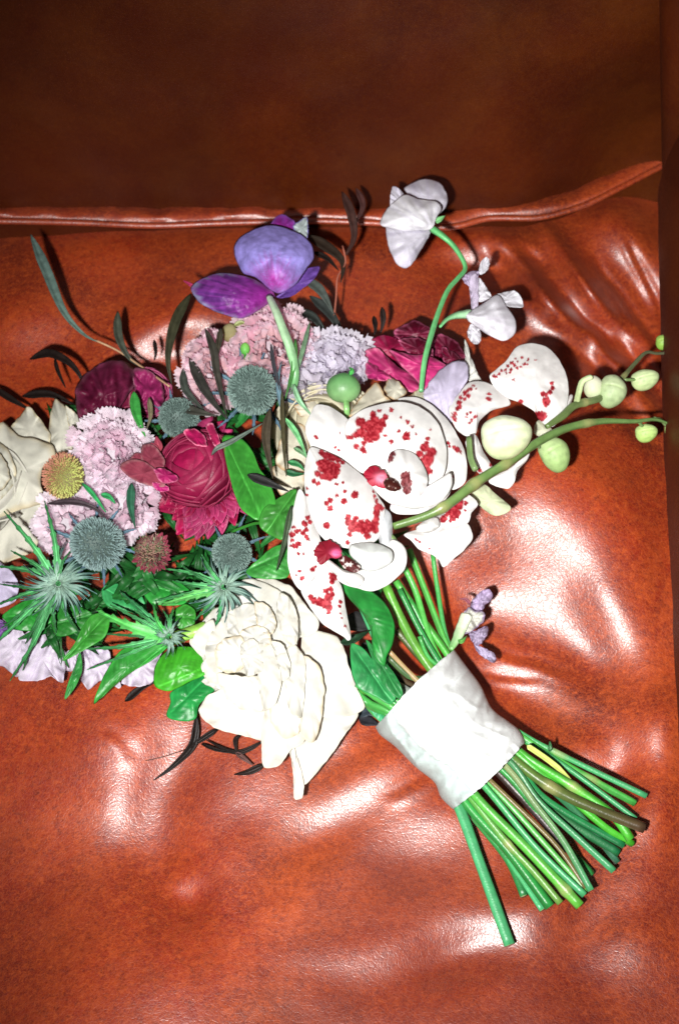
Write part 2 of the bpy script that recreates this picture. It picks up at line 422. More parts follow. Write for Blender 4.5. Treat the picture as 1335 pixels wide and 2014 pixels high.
# piping along the back edge of the seat
tube('piping', [(p[0], p[1] - 2, -.005 + .0006 * noise(np.array([p[0] / 60]), np.array([0.]), 2)[0]) for p in ep[::3]], 6.5, M_seat, seat, col=(1, 1, 1), n=220, m=12)
def build_rear_roll():
    nx, ny = 320, 18; xs = np.linspace(-420, 1520, nx)
    e = np.interp(xs, ep[:, 0], ep[:, 1]); V = []
    topy = 32 + 7 * noise(xs / 70, xs * 0, 12) + 4 * noise(xs / 24, xs * 0, 13)
    for j in range(ny):
        t = j / (ny - 1)
        hh = -.010 - .004 * t + .004 * math.sin(math.pi * t)
        hh = hh + .0011 * noise(xs / 45, np.full(nx, t * 2.2), 21) * math.sin(math.pi * t)
        V += list(zip(xs, e - 6 - topy * t, hh * np.ones(nx)))
    return put('rear_panel', W(V), grid_faces(nx, ny), M_seat, sofa)
build_rear_roll()
def build_back():
    nx, nz_ = 200, 130; V = []
    xs = np.linspace(-.5, .36, nx)
    y0 = P(667, 412, 0)[1]
    for j in range(nz_):
        t = j / (nz_ - 1); zz = -.05 + .46 * t
        sag = .006 * sstep(.1, .5, (xs - .16) / .2 ) 
        yy = y0 + .012 + .10 * zz - .030 * math.exp(-(zz / .03) ** 2) * 0
        yb = yy + .0045 * fbm(xs * 9, np.full(nx, zz * 9), 3, 3) + .0010 * fbm(xs * 40, np.full(nx, zz * 30), 13, 3)
        yb = yb - .010 * np.exp(-((xs - .02) / .16) ** 2 - ((zz - .10) / .09) ** 2)
        yb = yb + .035 * sstep(.10, .21, xs) * math.exp(-(max(zz, 0) / .10) ** 2)
        for (a0, b0, a1, b1, dp, wd) in [(-.11, .065, -.085, .035, .0012, .0022), (.05, .14, .13, .06, .0014, .006), (-.01, .19, .03, .10, .001, .008)]:
            L = math.hypot(a1 - a0, b1 - b0); u = ((xs - a0) * (a1 - a0) + (zz - b0) * (b1 - b0)) / L
            d = ((xs - a0) * (b1 - b0) - (zz - b0) * (a1 - a0)) / L
            yb = yb - dp * np.exp(-(d / wd) ** 2) * np.exp(-((u / L - .5) / .45) ** 4)
        V += list(zip(xs, yb, np.full(nx, zz)))
    return put('backrest', V, grid_faces(nx, nz_), M_back, sofa)
build_back()
def build_arm():
    # padded arm along the right side, rounded over towards the seat
    line = [(1306, 322), (1311, 560), (1318, 800), (1332, 1050), (1350, 1400), (1400, 2300)]
    sp = spline(line, 90); V = []; nc = 26
    for p in sp:
        o = P(p[0], p[1], .075)
        for k in range(nc):
            a = -math.pi / 2 + math.pi * 1.1 * k / (nc - 1)
            V.append((o[0] + .060 - .060 * math.cos(a) ** .8 if math.cos(a) > 0 else o[0] + .060 + .06 * -math.cos(a), o[1], .07 + .085 * math.sin(a)))
    V = np.array(V); V[:, 0] += .0008 * fbm(V[:, 1] * 40, V[:, 2] * 60, 8, 3)
    arm_ = put('armrest', V, grid_faces(nc, len(sp)), M_back, sofa)
    # the wing of the arm rising in front of the backrest's right side
    V = []; yb = P(667, 412, 0)[1]
    for py in np.linspace(470, -120, 60):
        px = np.interp(py, [-120, 0, 200, 330, 470], [1301, 1303, 1305, 1307, 1309])
        d = FWD + RGT * ((px - 667.5) / FPX) + UPV * ((1007 - py) / FPX)
        yy = yb - .030
        for _ in range(4):
            t = (yy - CAM[1]) / d[1]; zz = CAM[2] + d[2] * t; yy = yb - .030 + .10 * zz
        o = CAM + d * t
        for k in range(14):
            a = math.pi * .5 * min(k, 9) / 9
            ext = 0 if k <= 9 else (k - 9) * .04
            V.append((o[0] + .022 * (1 - math.cos(a)) + ext, o[1] + .03 - .022 * math.sin(a) - .008, o[2]))
    put('arm_wing', np.array(V), grid_faces(14, 60), M_back, sofa)
    return arm_
build_arm()

# ------------------------------------------------------------ pigments
WHITE = (.76, .75, .72); ORCH = (.81, .80, .785); CREAM = (.72, .68, .56); LILAC = (.66, .60, .74)
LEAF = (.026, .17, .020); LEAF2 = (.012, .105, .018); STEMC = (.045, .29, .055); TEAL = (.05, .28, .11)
DARKF = (.011, .007, .006); THIST = (.12, .18, .16); BURG = (.30, .004, .045); PINKR = (.62, .045, .16)
G = 'flowers and foliage tied into the bouquet'
def avg(pts): return tuple(np.mean([p[:2] for p in pts], axis=0))
def petals(parent, lst, conv, mat, base, **kw):
    out = []
    for k, it in enumerate(lst):
        pts, h = it[0], it[1]; ex_ = dict(kw)
        if len(it) > 2: ex_.update(it[2])
        nm = ex_.pop('name', 'petal'); c = ex_.pop('col', base)
        out.append(patch(nm, conv(pts), h, mat, parent, col=c, **ex_))
    return out
def base_vein(bx, by, col2, k=.5, f=26, d0=0, d1=0, col3=None):
    """streaks fanning out from the petal's foot at (bx, by), and a stain near the foot"""
    def fn(X, Y, R, T, C):
        a = np.arctan2(Y - by, X - bx); d = np.hypot(X - bx, Y - by)
        s = np.clip(.4 + fbm(a * f, d / 60, 5, 2) * 1.6, 0, 1) * k
        C = lerp(C, col2, s)
        if col3 is not None: C = lerp(C, col3, np.clip(1 - (d - d0) / d1, 0, 1) * .9)
        return C
    return fn
def cup_vein(col2, k=.35, f=26):
    """fine radial streaks of a second pigment"""
    def fn(X, Y, R, T, C):
        s = np.clip(noise(T * f * 4, R * 1.2, 5) * 1.4, 0, 1) * k
        return lerp(C, col2, s)
    return fn

# ------------------------------------------------------------ shared small petals for frilly heads
def frill_mesh(name, c0, c1, seed, nfold=5, depth=.22, w=.56, mat=None, notch=.13):
    nu, nv = 13, 6; V = []; C = []
    r = np.random.RandomState(seed); ph = r.rand() * 6
    for j in range(nv):
        t = j / (nv - 1)
        for i in range(nu):
            s = i / (nu - 1) * 2 - 1
            L = 1.0 - .16 * s * s - notch * (1 if i % 2 else 0) * t ** 3 * (0.5 + r.rand())
            V.append((s * w * (.22 + .78 * t ** .8), t * L, depth * t * math.sin(s * nfold + ph) * .5 + .28 * t * t + .1 * s * s * t))
            a = t ** 1.2; C.append([c0[q] * (1 - a) + c1[q] * a for q in range(3)] + [1])
    me = bpy.data.meshes.new(name)
    me.from_pydata(V, [], grid_faces(nu, nv)); me.materials.append(mat or M_frill)
    ca = me.color_attributes.new('tint', 'FLOAT_COLOR', 'POINT'); ca.data.foreach_set('color', np.array(C).ravel())
    me.polygons.foreach_set('use_smooth', [True] * len(me.polygons))
    return me
def frill_head(parent, cx, cy, rx, ry, h, n, size, meshes, dome=.016, lean=.75, ang=0, seed=0, name='petal', clip=None):
    size *= 1.1; n = int(n * 1.25)
    """petals standing in a dome, shingled from rim to middle"""
    r = np.random.RandomState(seed); po = origin(parent)
    ca0 = meshes[0].color_attributes['tint'].data[-7].color
    o, B = frame(cx, cy, h - .004); V = []
    for b_ in range(10):
        for a_ in range(20):
            th = math.pi * b_ / 9; ph = 2 * math.pi * a_ / 20
            V.append((rx * .86 * math.sin(th) * math.cos(ph), ry * .86 * math.sin(th) * math.sin(ph), dome / 3e-4 * .85 * math.cos(th)))
    put('heart_or_bounce_dome', o + (B @ np.array(V).T).T, grid_faces(20, 10, True), M_frill, parent, np.tile(np.array(ca0[:3]) * .8, (200, 1)))  # pale dome added under the petals to bounce light up into them
    for k in range(n):
        q = math.sqrt((k + .5) / n) ; a = k * 2.39996 + r.rand() * .35
        x = cx + rx * q * math.cos(a) * (1 if not ang else 1); y = cy + ry * q * math.sin(a)
        hz = h + dome * (1 - q ** 2.2)
        dirx, diry = math.cos(a) * rx, -math.sin(a) * ry; L = math.hypot(dirx, diry); dirx /= L; diry /= L
        out = .55 + .42 * q * lean / .75 + r.uniform(-.15, .15)
        tilt_up = math.sqrt(max(0.05, 1 - min(out, .97) ** 2))
        o, B = frame(x, y, hz)
        yv = np.array([dirx * out + r.uniform(-.25, .25), diry * out + r.uniform(-.25, .25), tilt_up]); yv /= np.linalg.norm(yv)
        xv = np.cross(yv, np.array([dirx, diry, .0001]) * 0 + np.array([-diry, dirx, 0.0]))
        xv = np.array([-diry, dirx, r.uniform(-.3, .3)]); xv -= yv * xv.dot(yv); xv /= np.linalg.norm(xv)
        zv = np.cross(xv, yv)
        if zv[2] < 0: xv = -xv; zv = -zv
        S = size * r.uniform(.75, 1.2)
        R3 = B @ np.stack([xv, yv, zv], 1) * S
        ob = bpy.data.objects.new(name, meshes[r.randint(len(meshes))]); COL.objects.link(ob)
        ob.parent = parent
        M = np.eye(4); M[:3, :3] = R3; M[:3, 3] = o - po
        ob.matrix_local = Matrix(M.tolist())
FR_PINK = [frill_mesh('frilly_petal', (.82, .50, .52), (.95, .78, .86), s, depth=.3) for s in (1, 2, 3)] + [frill_mesh('frilly_petal', (.70, .34, .42), (.93, .62, .74), 4)]
FR_PALE = [frill_mesh('frilly_petal', (.84, .66, .74), (.95, .87, .94), s, depth=.3) for s in (5, 6, 7)] + [frill_mesh('frilly_petal', (.74, .50, .60), (.95, .78, .88), 8)]
FR_LILAC = [frill_mesh('frilly_petal', (.72, .66, .74), (.86, .83, .92), s, depth=.34, w=.75) for s in (9, 10, 11)]

# ------------------------------------------------------------ layered globe flowers
def globe(parent, cx, cy, h, R, axis, rings, mat, c_in, c_out, c_edge, spin=0.0, thick=.0005, flare=.10, squash=1.0, name='petal', seed=0, top0=12, top1=88, np0=3, np1=8, core=True, ruff=.02):
    """petals wrapped round a globe, each ring opening a little lower than the one inside it"""
    o, B = frame(cx, cy, h, axis, spin); r = np.random.RandomState(seed)
    for k in range(rings):
        f = k / (rings - 1)
        rim = math.radians(top0 + (top1 - top0) * f ** .9); npet = int(round(np0 + (np1 - np0) * f))
        rad = R * (.80 + .20 * f) ; wid = math.radians(360 / npet * .78)
        for j in range(npet):
            az = 2 * math.pi * (j / npet) + k * 1.1 + r.uniform(-.15, .15)
            rr = rim * r.uniform(.93, 1.1); lo = math.radians(128)
            nu, nv = 17, 10; V = []; C = []; sd = r.randint(999)
            for b in range(nv):
                t = b / (nv - 1)
                for a in range(nu):
                    s = a / (nu - 1) * 2 - 1
                    edge = rr + .30 * (abs(s) ** 2.4) * (.5 + rr)
                    th = lo + (edge - lo) * t
                    ph = az + s * wid * min(1.0, .55 + .45 * math.sin(min(th, math.pi / 2)) + .25 * (1 - t))
                    e = t ** 6
                    q = rad * (1 + flare * e * (.35 + f) + ruff * t ** 2 * noise(np.array([s * 2.5]), np.array([t * .5]), sd)[0] + .010 * (j % 3))
                    V.append((q * math.sin(th) * math.cos(ph), q * math.sin(th) * math.sin(ph), q * math.cos(th) * squash))
                    cc = np.array(c_in) * (1 - f) + np.array(c_out) * f
                    m = max(0, (t - .84) / .16) ** 1.3 * .7 + .25 * max(0, noise(np.array([s * 7]), np.array([t * .7]), sd + 3)[0])
                    C.append(cc * (1 - m) + np.array(c_edge) * m)
            Wd = o + (B @ np.array(V).T).T
            put(name, Wd, grid_faces(nu, nv), mat, parent, np.clip(np.array(C), 0, 1), thick)
    if core:
        V = []; 
        for b in range(10):
            for a in range(16):
                th = math.pi * b / 9; ph = 2 * math.pi * a / 16
                V.append((R * .74 * math.sin(th) * math.cos(ph), R * .74 * math.sin(th) * math.sin(ph), R * .74 * math.cos(th) * squash))
        put('heart_or_bounce_dome', o + (B @ np.array(V).T).T, grid_faces(16, 10, True), mat, parent, np.tile(c_in, (160, 1)))

# ------------------------------------------------------------ thistles
def thistle(label, cx, cy, h, R, axis, ring=0, stem=None, seed=0, sq=1.3, blue=0.0, brn=9):
    t = thing('sea_holly', label, 'thistle', P(cx, cy, .005), 'blue sea holly thistles in the bouquet')
    o, B = frame(cx, cy, h, axis); r = np.random.RandomState(seed)
    V = []
    for b in range(14):
        for a in range(24):
            th = math.pi * b / 13; ph = 2 * math.pi * a / 24
            V.append((R * .88 * math.sin(th) * math.cos(ph), R * .88 * math.sin(th) * math.sin(ph), R * .88 * sq * math.cos(th)))
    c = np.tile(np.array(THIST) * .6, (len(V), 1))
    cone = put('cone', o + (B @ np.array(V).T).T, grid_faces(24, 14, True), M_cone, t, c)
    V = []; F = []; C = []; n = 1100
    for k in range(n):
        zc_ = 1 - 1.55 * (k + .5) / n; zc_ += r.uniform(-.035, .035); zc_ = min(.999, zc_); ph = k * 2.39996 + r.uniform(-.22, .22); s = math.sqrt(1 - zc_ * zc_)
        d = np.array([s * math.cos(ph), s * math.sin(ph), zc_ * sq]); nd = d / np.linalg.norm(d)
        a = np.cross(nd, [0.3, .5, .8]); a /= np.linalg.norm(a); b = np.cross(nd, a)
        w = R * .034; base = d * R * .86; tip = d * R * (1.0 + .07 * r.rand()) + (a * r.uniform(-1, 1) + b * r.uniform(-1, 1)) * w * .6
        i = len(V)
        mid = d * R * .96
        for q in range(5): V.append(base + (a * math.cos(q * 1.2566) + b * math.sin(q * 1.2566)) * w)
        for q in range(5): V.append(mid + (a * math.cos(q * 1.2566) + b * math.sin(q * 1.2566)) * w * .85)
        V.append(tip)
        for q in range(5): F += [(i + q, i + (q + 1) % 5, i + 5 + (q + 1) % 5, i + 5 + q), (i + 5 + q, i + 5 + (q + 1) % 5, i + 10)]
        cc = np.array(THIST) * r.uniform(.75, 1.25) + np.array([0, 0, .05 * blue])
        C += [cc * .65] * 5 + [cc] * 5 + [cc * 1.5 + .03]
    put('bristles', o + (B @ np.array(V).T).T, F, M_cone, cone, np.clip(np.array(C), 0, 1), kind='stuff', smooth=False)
    for k in range(ring):
        an = 2 * math.pi * (k + .3 * r.rand()) / ring; L = R * r.uniform(1.5, 2.2)
        x0, y0 = cx + R * .5 * math.cos(an), cy + R * .5 * math.sin(an)
        blade('bract', [(x0, y0, h - R * 3e-4 * .7), (cx + L * .7 * math.cos(an + .1), cy + L * .7 * math.sin(an + .1), h - R * 3e-4 * .5), (cx + L * math.cos(an + .15), cy + L * math.sin(an + .15), h - R * 3e-4 * .4)],
              R * .13, M_spiky, t, col=(.04, .08, .09), col2=(.07, .12, .17), spiky=.35, thick=.0004, nspk=4)
    if stem: tube('stem', stem, 6, M_stem, t, col=STEMC)
    return t

# ============================================================ the bouquet, from the bottom of the pile up
# --- stems run from under the heads, through the wrap, to their cut ends
def zsurf(x, y): return float(seat_h(np.array([float(x)]), np.array([float(y)]))[0])
STEMS = [
 ('long blue-green cut stem lying apart from the rest, nearest the bottom', z8([(200, 300), (470, 900), (700, 1380)]), z9([(120, 600), (250, 950), (410, 1390)]), 11.0, TEAL, TEAL, .032, .010),
 ('uppermost green stem below the white wrap, with a tiny thorn', z8([(640, 30), (670, 250), (735, 570)]), z9([(490, 190), (800, 350), (1190, 538)]), 5.8, STEMC, TEAL, .050, .012),
 ('green stem just under the uppermost one, with a pale joint near its end', z8([(500, 0), (600, 260), (740, 610)]), z9([(520, 230), (800, 400), (1125, 578)]), 7.5, (.08, .36, .06), (.05, .3, .05), .047, .008),
 ('thin teal stem ending just above the brown woody stem', z8([(560, 520), (610, 640), (690, 720)]), z9([(560, 260), (770, 400), (1130, 668)]), 5.4, STEMC, TEAL, .042, .013),
 ('thick bright green stem with a bulging joint beside the brown woody stem', z8([(420, 190), (560, 400), (740, 650)]), z9([(470, 290), (740, 465), (990, 640), (1100, 785)]), 9.5, (.07, .33, .05), (.06, .36, .03), .052, .016),
 ('brown woody stem with a whitish green middle, thickest at its cut end', z8([(360, 220), (450, 420), (575, 640)]), z9([(480, 370), (700, 520), (940, 630), (1178, 722)]), 10.5, (.10, .32, .04), (.06, .032, .018), .048, .021),
 ('dark green stem ending below the brown woody stem', z8([(440, 240), (560, 480), (690, 700)]), z9([(440, 340), (620, 560), (1060, 822)]), 7.0, (.03, .22, .05), (.012, .16, .05), .044, .012),
 ('darkest green stem in the middle right of the fan', z8([(420, 480), (540, 620), (660, 760)]), z9([(430, 360), (640, 610), (1030, 862)]), 9.0, (.06, .07, .02), (.010, .12, .04), .036, .007),
 ('blue-green stem crossing over the middle of the fan to its right side', z8([(370, 640), (500, 760), (620, 800)]), z9([(420, 350), (570, 560), (760, 740), (1005, 965)]), 7.0, (.05, .09, .03), TEAL, .045, .020),
 ('blue-green stem on top crossing the others steeply down the middle of the fan', z8([(370, 600), (480, 720), (590, 830)]), z9([(395, 375), (560, 590), (720, 800), (875, 1078)]), 6.4, (.40, .26, .12), TEAL, .047, .027),
 ('dark plum-brown stem hidden between green stems in the middle of the fan', z8([(380, 700), (470, 790), (560, 850)]), z9([(380, 440), (600, 680), (740, 850)]), 8.5, (.06, .04, .02), (.030, .018, .022), .034, .015),
 ('short dark green stem ending in the middle of the fan', z8([(300, 700), (400, 790), (520, 880)]), z9([(400, 420), (640, 720), (880, 985)]), 7.0, STEMC, (.02, .18, .04), .038, .006),
 ('thin brown-edged stem left of the crossing blue-green stem', z8([(230, 600), (350, 760), (480, 910)]), z9([(310, 460), (560, 700), (700, 850), (845, 1062)]), 4.6, (.16, .11, .04), (.13, .10, .035), .043, .022),
 ('yellow-green stem in the lower middle of the fan', z8([(200, 640), (330, 790), (450, 930)]), z9([(335, 510), (600, 800), (850, 1082)]), 6.0, STEMC, (.07, .30, .05), .040, .018),
 ('blue-green stem beside the yellow-green stem in the lower middle of the fan', z8([(200, 720), (330, 840), (440, 950)]), z9([(275, 490), (560, 830), (838, 1103)]), 6.6, STEMC, TEAL, .042, .021),
 ('thick glossy bright green stem with a pale cut end in the lower fan', z8([(190, 800), (300, 880), (420, 960)]), z9([(235, 560), (520, 850), (812, 1165)]), 9.6, STEMC, (.09, .36, .04), .042, .018),
 ('green stem with brown stripe and a joint halfway down the lower fan', z8([(180, 850), (270, 920), (400, 985)]), z9([(200, 560), (400, 810), (540, 960), (700, 1150)]), 7.4, STEMC, (.12, .26, .05), .038, .013),
 ('thick dark green stem at the lower left of the fan', z8([(220, 900), (300, 950), (380, 1000)]), z9([(165, 585), (400, 850), (640, 1172)]), 10.0, STEMC, (.015, .19, .035), .034, .009),
 ('blue-green stem peeking out below the thick dark green stem', z8([(240, 920), (310, 980), (370, 1010)]), z9([(330, 800), (450, 970), (597, 1190)]), 6.2, STEMC, TEAL, .024, .006),
 ('short dark green stem behind the others at the lower left of the fan', z8([(250, 930), (310, 1000), (350, 1020)]), z9([(200, 650), (400, 900), (492, 1110)]), 7.6, STEMC, (.018, .15, .04), .022, .005),
 ('blue-grey green stem half hidden at the right end of the fan', z8([(500, 300), (600, 500), (700, 700)]), z9([(560, 420), (800, 640), (1025, 915)]), 7.0, STEMC, (.03, .13, .07), .036, .004),
 ('green stem under the brown woody stem', z8([(470, 110), (540, 260), (650, 600)]), z9([(480, 320), (700, 500), (960, 720), (1110, 810)]), 7.5, (.07, .33, .06), (.05, .33, .02), .040, .009),
]
for k, (lab, up_, dn, r, c1, c2, hw, he) in enumerate(STEMS):
    t = thing('flower_stem', lab, 'stem', P(dn[-1][0], dn[-1][1], -.01), 'cut stems fanning out below the wrap')
    pts = []
    def side(p, a, b):
        a = np.array(a); b = np.array(b); s = np.dot(np.array(p[:2]) - a, b - a) / np.dot(b - a, b - a); return min(max(s, .03), .97)
    s0 = side(up_[-1], z8([(300, 1062)])[0], z8([(765, 600)])[0]); s1 = side(dn[0], z8([(762, 1552)])[0], z8([(1190, 1150)])[0])
    h0 = min(hw, .024 + .024 * math.sqrt(1 - (2 * s0 - 1) ** 2)); h1 = min(hw, .024 + .020 * math.sqrt(1 - (2 * s1 - 1) ** 2))
    for q, p in enumerate(up_): pts.append((p[0], p[1], h0 + (.010, .004, 0)[q] * (1 if len(up_) == 3 else 0)))
    hw = h1
    zb = zsurf(dn[-1][0], dn[-1][1])
    if math.hypot(dn[0][0] - up_[-1][0], dn[0][1] - up_[-1][1]) > 120:
        mx, my = (up_[-1][0] + dn[0][0]) / 2, (up_[-1][1] + dn[0][1]) / 2
        pts.append((mx + (882 - mx) * .22, my + (1440 - my) * .22, min(h0, h1) * .5 + .016))
    for q, p in enumerate(dn):
        f = q / (len(dn) - 1); pts.append((p[0], p[1], hw * (1 - f) + (zb + he + .004) * f))
    js = {1: (.72,), 2: (.86,), 4: (.78,), 5: (.72, .45), 16: (.74,), 15: (.93,), 3: ()}.get(k, ())
    r *= .88
    s = tube('stalk', pts, [r * .9, r * .9, r, r, r * 1.05], M_stem, t, c1, c2, n=46, m=12, joints=js, end=(.45, .50, .22), seed=k)
    if k == 1:
        blade('thorn', z9([(640, 280, ), (642, 250), (640, 228)]) and [(1080.5, 1478, zb + .03), (1081, 1466, zb + .031), (1080.5, 1458, zb + .032)], 7, M_stem, t, col=(.02, .10, .03))
    if k == 4:
        q = z9([(510, 250), (640, 340), (760, 440)])
        blade('leaf_stub', [(a[0], a[1], .050 - .006 * i) for i, a in enumerate(q)], 10, M_stem, t, col=(.42, .5, .12), base=.05, tip=.3)

# --- white wrap
wrap = thing('ribbon_wrap', 'white silk ribbon wrapped tightly around the bouquet stems', 'ribbon', P(890, 1450, -.004))
def build_wrap():
    Lp = spline(z8([(300, 1062), (330, 1110), (420, 1180), (540, 1300), (650, 1390), (690, 1480), (762, 1552)]), 110)
    Rp = spline(z8([(765, 600), (830, 690), (920, 810), (990, 950), (1090, 1030), (1150, 1080), (1190, 1150)]), 110)
    nphi = 150; nt_ = 110; V = []; C = []
    for i in range(nt_):
        t = i / (nt_ - 1)
        for k in range(nphi):
            ph = 2 * math.pi * k / nphi; s = (1 - math.cos(ph)) / 2 if ph <= math.pi else (1 - math.cos(ph)) / 2
            x = Lp[i, 0] * (1 - s) + Rp[i, 0] * s; y = Lp[i, 1] * (1 - s) + Rp[i, 1] * s
            bow = 6 * math.sin(math.pi * s) * (1 if t > .5 else -1) * abs(2 * t - 1) ** 2
            x += bow * .5; y += bow
            A = (.033 if ph <= math.pi else .024) * (1 - .12 * t)
            hh = .027 + A * math.sin(ph) * (abs(math.sin(ph)) ** -.12 if abs(math.sin(ph)) > 1e-3 else 1)
            if ph <= math.pi:
                w = .0016 * noise(np.array([s * 5 + t * 2.0]), np.array([t * 9 - s * 5.0]), 4)[0] + .0006 * noise(np.array([s * 14.]), np.array([t * 20 + s * 9]), 5)[0]
                w += .0018 * math.exp(-((s - .62 - .25 * (t - .5)) / .03) ** 2) * (1 - abs(2 * t - 1)) + .0030 * noise(np.array([t * 16 + 6 * s]), np.array([s * 3.]), 9)[0] * max(0, s - .72) / .28
                w += .0022 * noise(np.array([t * 14.]), np.array([s * 4.]), 19)[0] * max(0, .3 - s) / .3
                w += .0022 * float(sstep(.22, .228, s + .05 * math.sin(t * 5)))
                rd = lambda a, b, sd: (1 - abs(float(noise(np.array([a]), np.array([b]), sd)[0]))) ** 7
                w += .0030 * rd(s * 2.2 + t * 1.2, t * 1.6 - s * 1.1, 41) * (.3 + .7 * abs(2 * s - 1)) + .0022 * rd(s * 5 - t * 2, t * 3 + s, 42) * (.2 + .8 * s) + .0020 * rd(t * 7, s * 2, 43) * float(sstep(.7, .9, s))
                fr = min(t, 1 - t); w += .0009 * noise(np.array([s * 26.]), np.array([t * 4]), 44)[0] * max(0, 1 - fr / .06)
                hh += w
            V.append((x + 1.6 * float(noise(np.array([s * 40.]), np.array([float(t > .5)]), 45)[0]) * (1 if i in (0, nt_ - 1) else 0), y, hh))
            sheer = 1 - float(sstep(.22, .228, s + .05 * math.sin(t * 5)))
            C.append(np.array((.80, .82, .81)) * (1 - sheer) + np.array((.52, .61, .59)) * sheer)
    C = C
    return put('ribbon_band', W(V), grid_faces(nphi, nt_, True), M_ribbon, wrap, np.array(C), .0004)
band = build_wrap()

# --- dark slender foliage sprigs (each sprig one thing)
def sprig(label, at, blades, conv, stem=None, col=DARKF, sr=2.0, scol=(.30, .17, .09), col2=None, g='slender dark foliage sprigs', ground=False):
    if ground:
        c0 = conv; conv = lambda pts: [(p[0], p[1], p[2] + max(0, zsurf(p[0], p[1]))) for p in c0(pts)]
    t = thing('foliage_sprig', label, 'foliage', P(*at), g)
    if stem: tube('twig', conv(stem), sr, M_stem, t, scol, n=26, m=7)
    for b in blades:
        pts, w = b[0], b[1]; c = b[2] if len(b) > 2 else col
        blade('leaf', conv(pts), w * 1.15, M_dark, t, col=c, col2=b[3] if len(b) > 3 else None, fold=.0016, tip=.6, base=.2, twist=.35)
    return t
sprig('long grey-green leaf and dark curved leaves on a thin tan twig at upper left', (100, 600, 0),
      [([(195, 322, .050), (290, 540, .046), (400, 800, .042), (520, 940, .036), (612, 992, .034)], 17, (.055, .085, .075), (.075, .12, .10)),
       ([(738, 800, .044), (742, 950, .042), (800, 1080, .038), (880, 1150, .034)], 14, (.03, .035, .025)),
       ([(965, 980, .036), (975, 1060, .036), (965, 1110, .034)], 6)], zl, stem=[(600, 984, .034), (740, 1050, .035), (880, 1145, .040), (1060, 1271, .055)], sr=2.4, scol=(.42, .26, .15))
sprig('tall dark arching leaf standing left of the purple flower', (330, 700, 0), [([(1195, 690, .056), (1100, 860, .058), (1052, 1080, .056), (1075, 1262, .050)], 17, (.035, .035, .018))], zl)
sprig('dark arching leaves curling above the left burgundy ranunculus', (120, 720, 0),
      [([(188, 1102, .028), (300, 1062, .036), (420, 1110, .040), (500, 1200, .040), (525, 1290, .036)], 14), ([(345, 1095, .030), (362, 1170, .030), (412, 1280, .030)], 6)], zl)
sprig('dark leaves lying on the seat behind the white rose at left edge', (40, 780, 0),
      [([(-40, 360, .012), (70, 430, .014), (190, 500, .016)], 11), ([(130, 412, .014), (290, 400, .018), (450, 470, .018)], 13)], z1)
sprig('tall wiry dark twig with curled leaves right of the purple flower', (650, 560, 0),
      [([(965, -10, .058), (1018, 120, .056), (1032, 260, .052), (970, 375, .050)], 15, (.05, .022, .018)), ([(1045, -30, .050), (1084, 70, .050), (1040, 175, .048)], 10, (.05, .02, .018)),
       ([(765, 240, .050), (880, 305, .050), (968, 390, .050), (958, 510, .050)], 17, (.03, .02, .014)), ([(800, 335, .044), (880, 370, .046), (945, 440, .048)], 9),
       ([(745, 490, .050), (840, 550, .050), (918, 690, .048)], 16, (.07, .085, .075)), ([(780, 585, .044), (900, 690, .044), (1000, 870, .044)], 16, (.025, .03, .028))],
      z3, stem=[(968, 300, .052), (985, 400, .050), (940, 480, .049), (930, 610, .046), (905, 850, .040)], sr=2.2, scol=(.28, .09, .06))
sprig('dark arching leaves between the purple flower and the lilac scabiosa', (600, 680, 0),
      [([(680, 675, .052), (800, 705, .052), (895, 840, .046)], 15, (.02, .025, .022)), ([(760, 770, .046), (820, 800, .046), (870, 870, .044)], 14, (.018, .022, .022))], z3)
sprig('two tiny dark leaf tips above the right burgundy ranunculus', (745, 640, 0), [([(1192, 650, .050), (1200, 720, .048), (1185, 800, .044)], 9), ([(1145, 700, .046), (1155, 760, .045), (1150, 810, .044)], 8)], z3)
sprig('thin dark twigs fanned on the seat below the cream rose', (420, 1480, 0),
      [([(275, 870, .016), (255, 1030, .012), (150, 1150, .008), (35, 1235, .006)], 13), ([(390, 950, .014), (260, 1035, .012), (220, 1070, .010)], 9),
       ([(640, 1020, .012), (500, 1080, .009), (330, 1010, .010)], 7), ([(490, 1075, .009), (590, 1150, .010)], 8, (.10, .05, .045)), ([(520, 985, .010), (490, 1010, .010), (500, 1090, .009)], 6),
       ([(650, 1150, .010), (560, 1190, .008), (485, 1202, .006)], 11), ([(300, 1030, .010), (390, 1065, .009), (500, 1085, .009)], 5)], z7,
      stem=[(280, 1040, .008), (100, 1100, .003), (-10, 1125, .001)], sr=.8, scol=(.05, .02, .01), ground=True)
sprig('dark leaf tip poking out beside the lower left green leaf', (275, 1355, 0), [([(730, 1185, .010), (820, 1110, .014), (905, 1075, .016)], 12)], z2)
sprig('dark blue-black leaf scraps tucked between the cream rose and the wrap', (710, 1410, 0), [([(175, 985, .016), (260, 960, .018), (330, 1020, .020)], 22, (.03, .04, .05)), ([(200, 1010, .012), (270, 1030, .014), (320, 1050, .016)], 18, (.02, .02, .025)),
      ([(90, 560, .05), (180, 530, .055), (262, 485, .05)], 15, (.012, .04, .018)), ([(100, 600, .034), (130, 800, .03), (215, 930, .02)], 26, (.015, .02, .015)), ([(130, 400, .036), (220, 460, .036), (262, 470, .036)], 34, (.03, .03, .03)), ([(220, 560, .034), (300, 660, .034), (380, 740, .034)], 24, (.03, .03, .028))], z8)

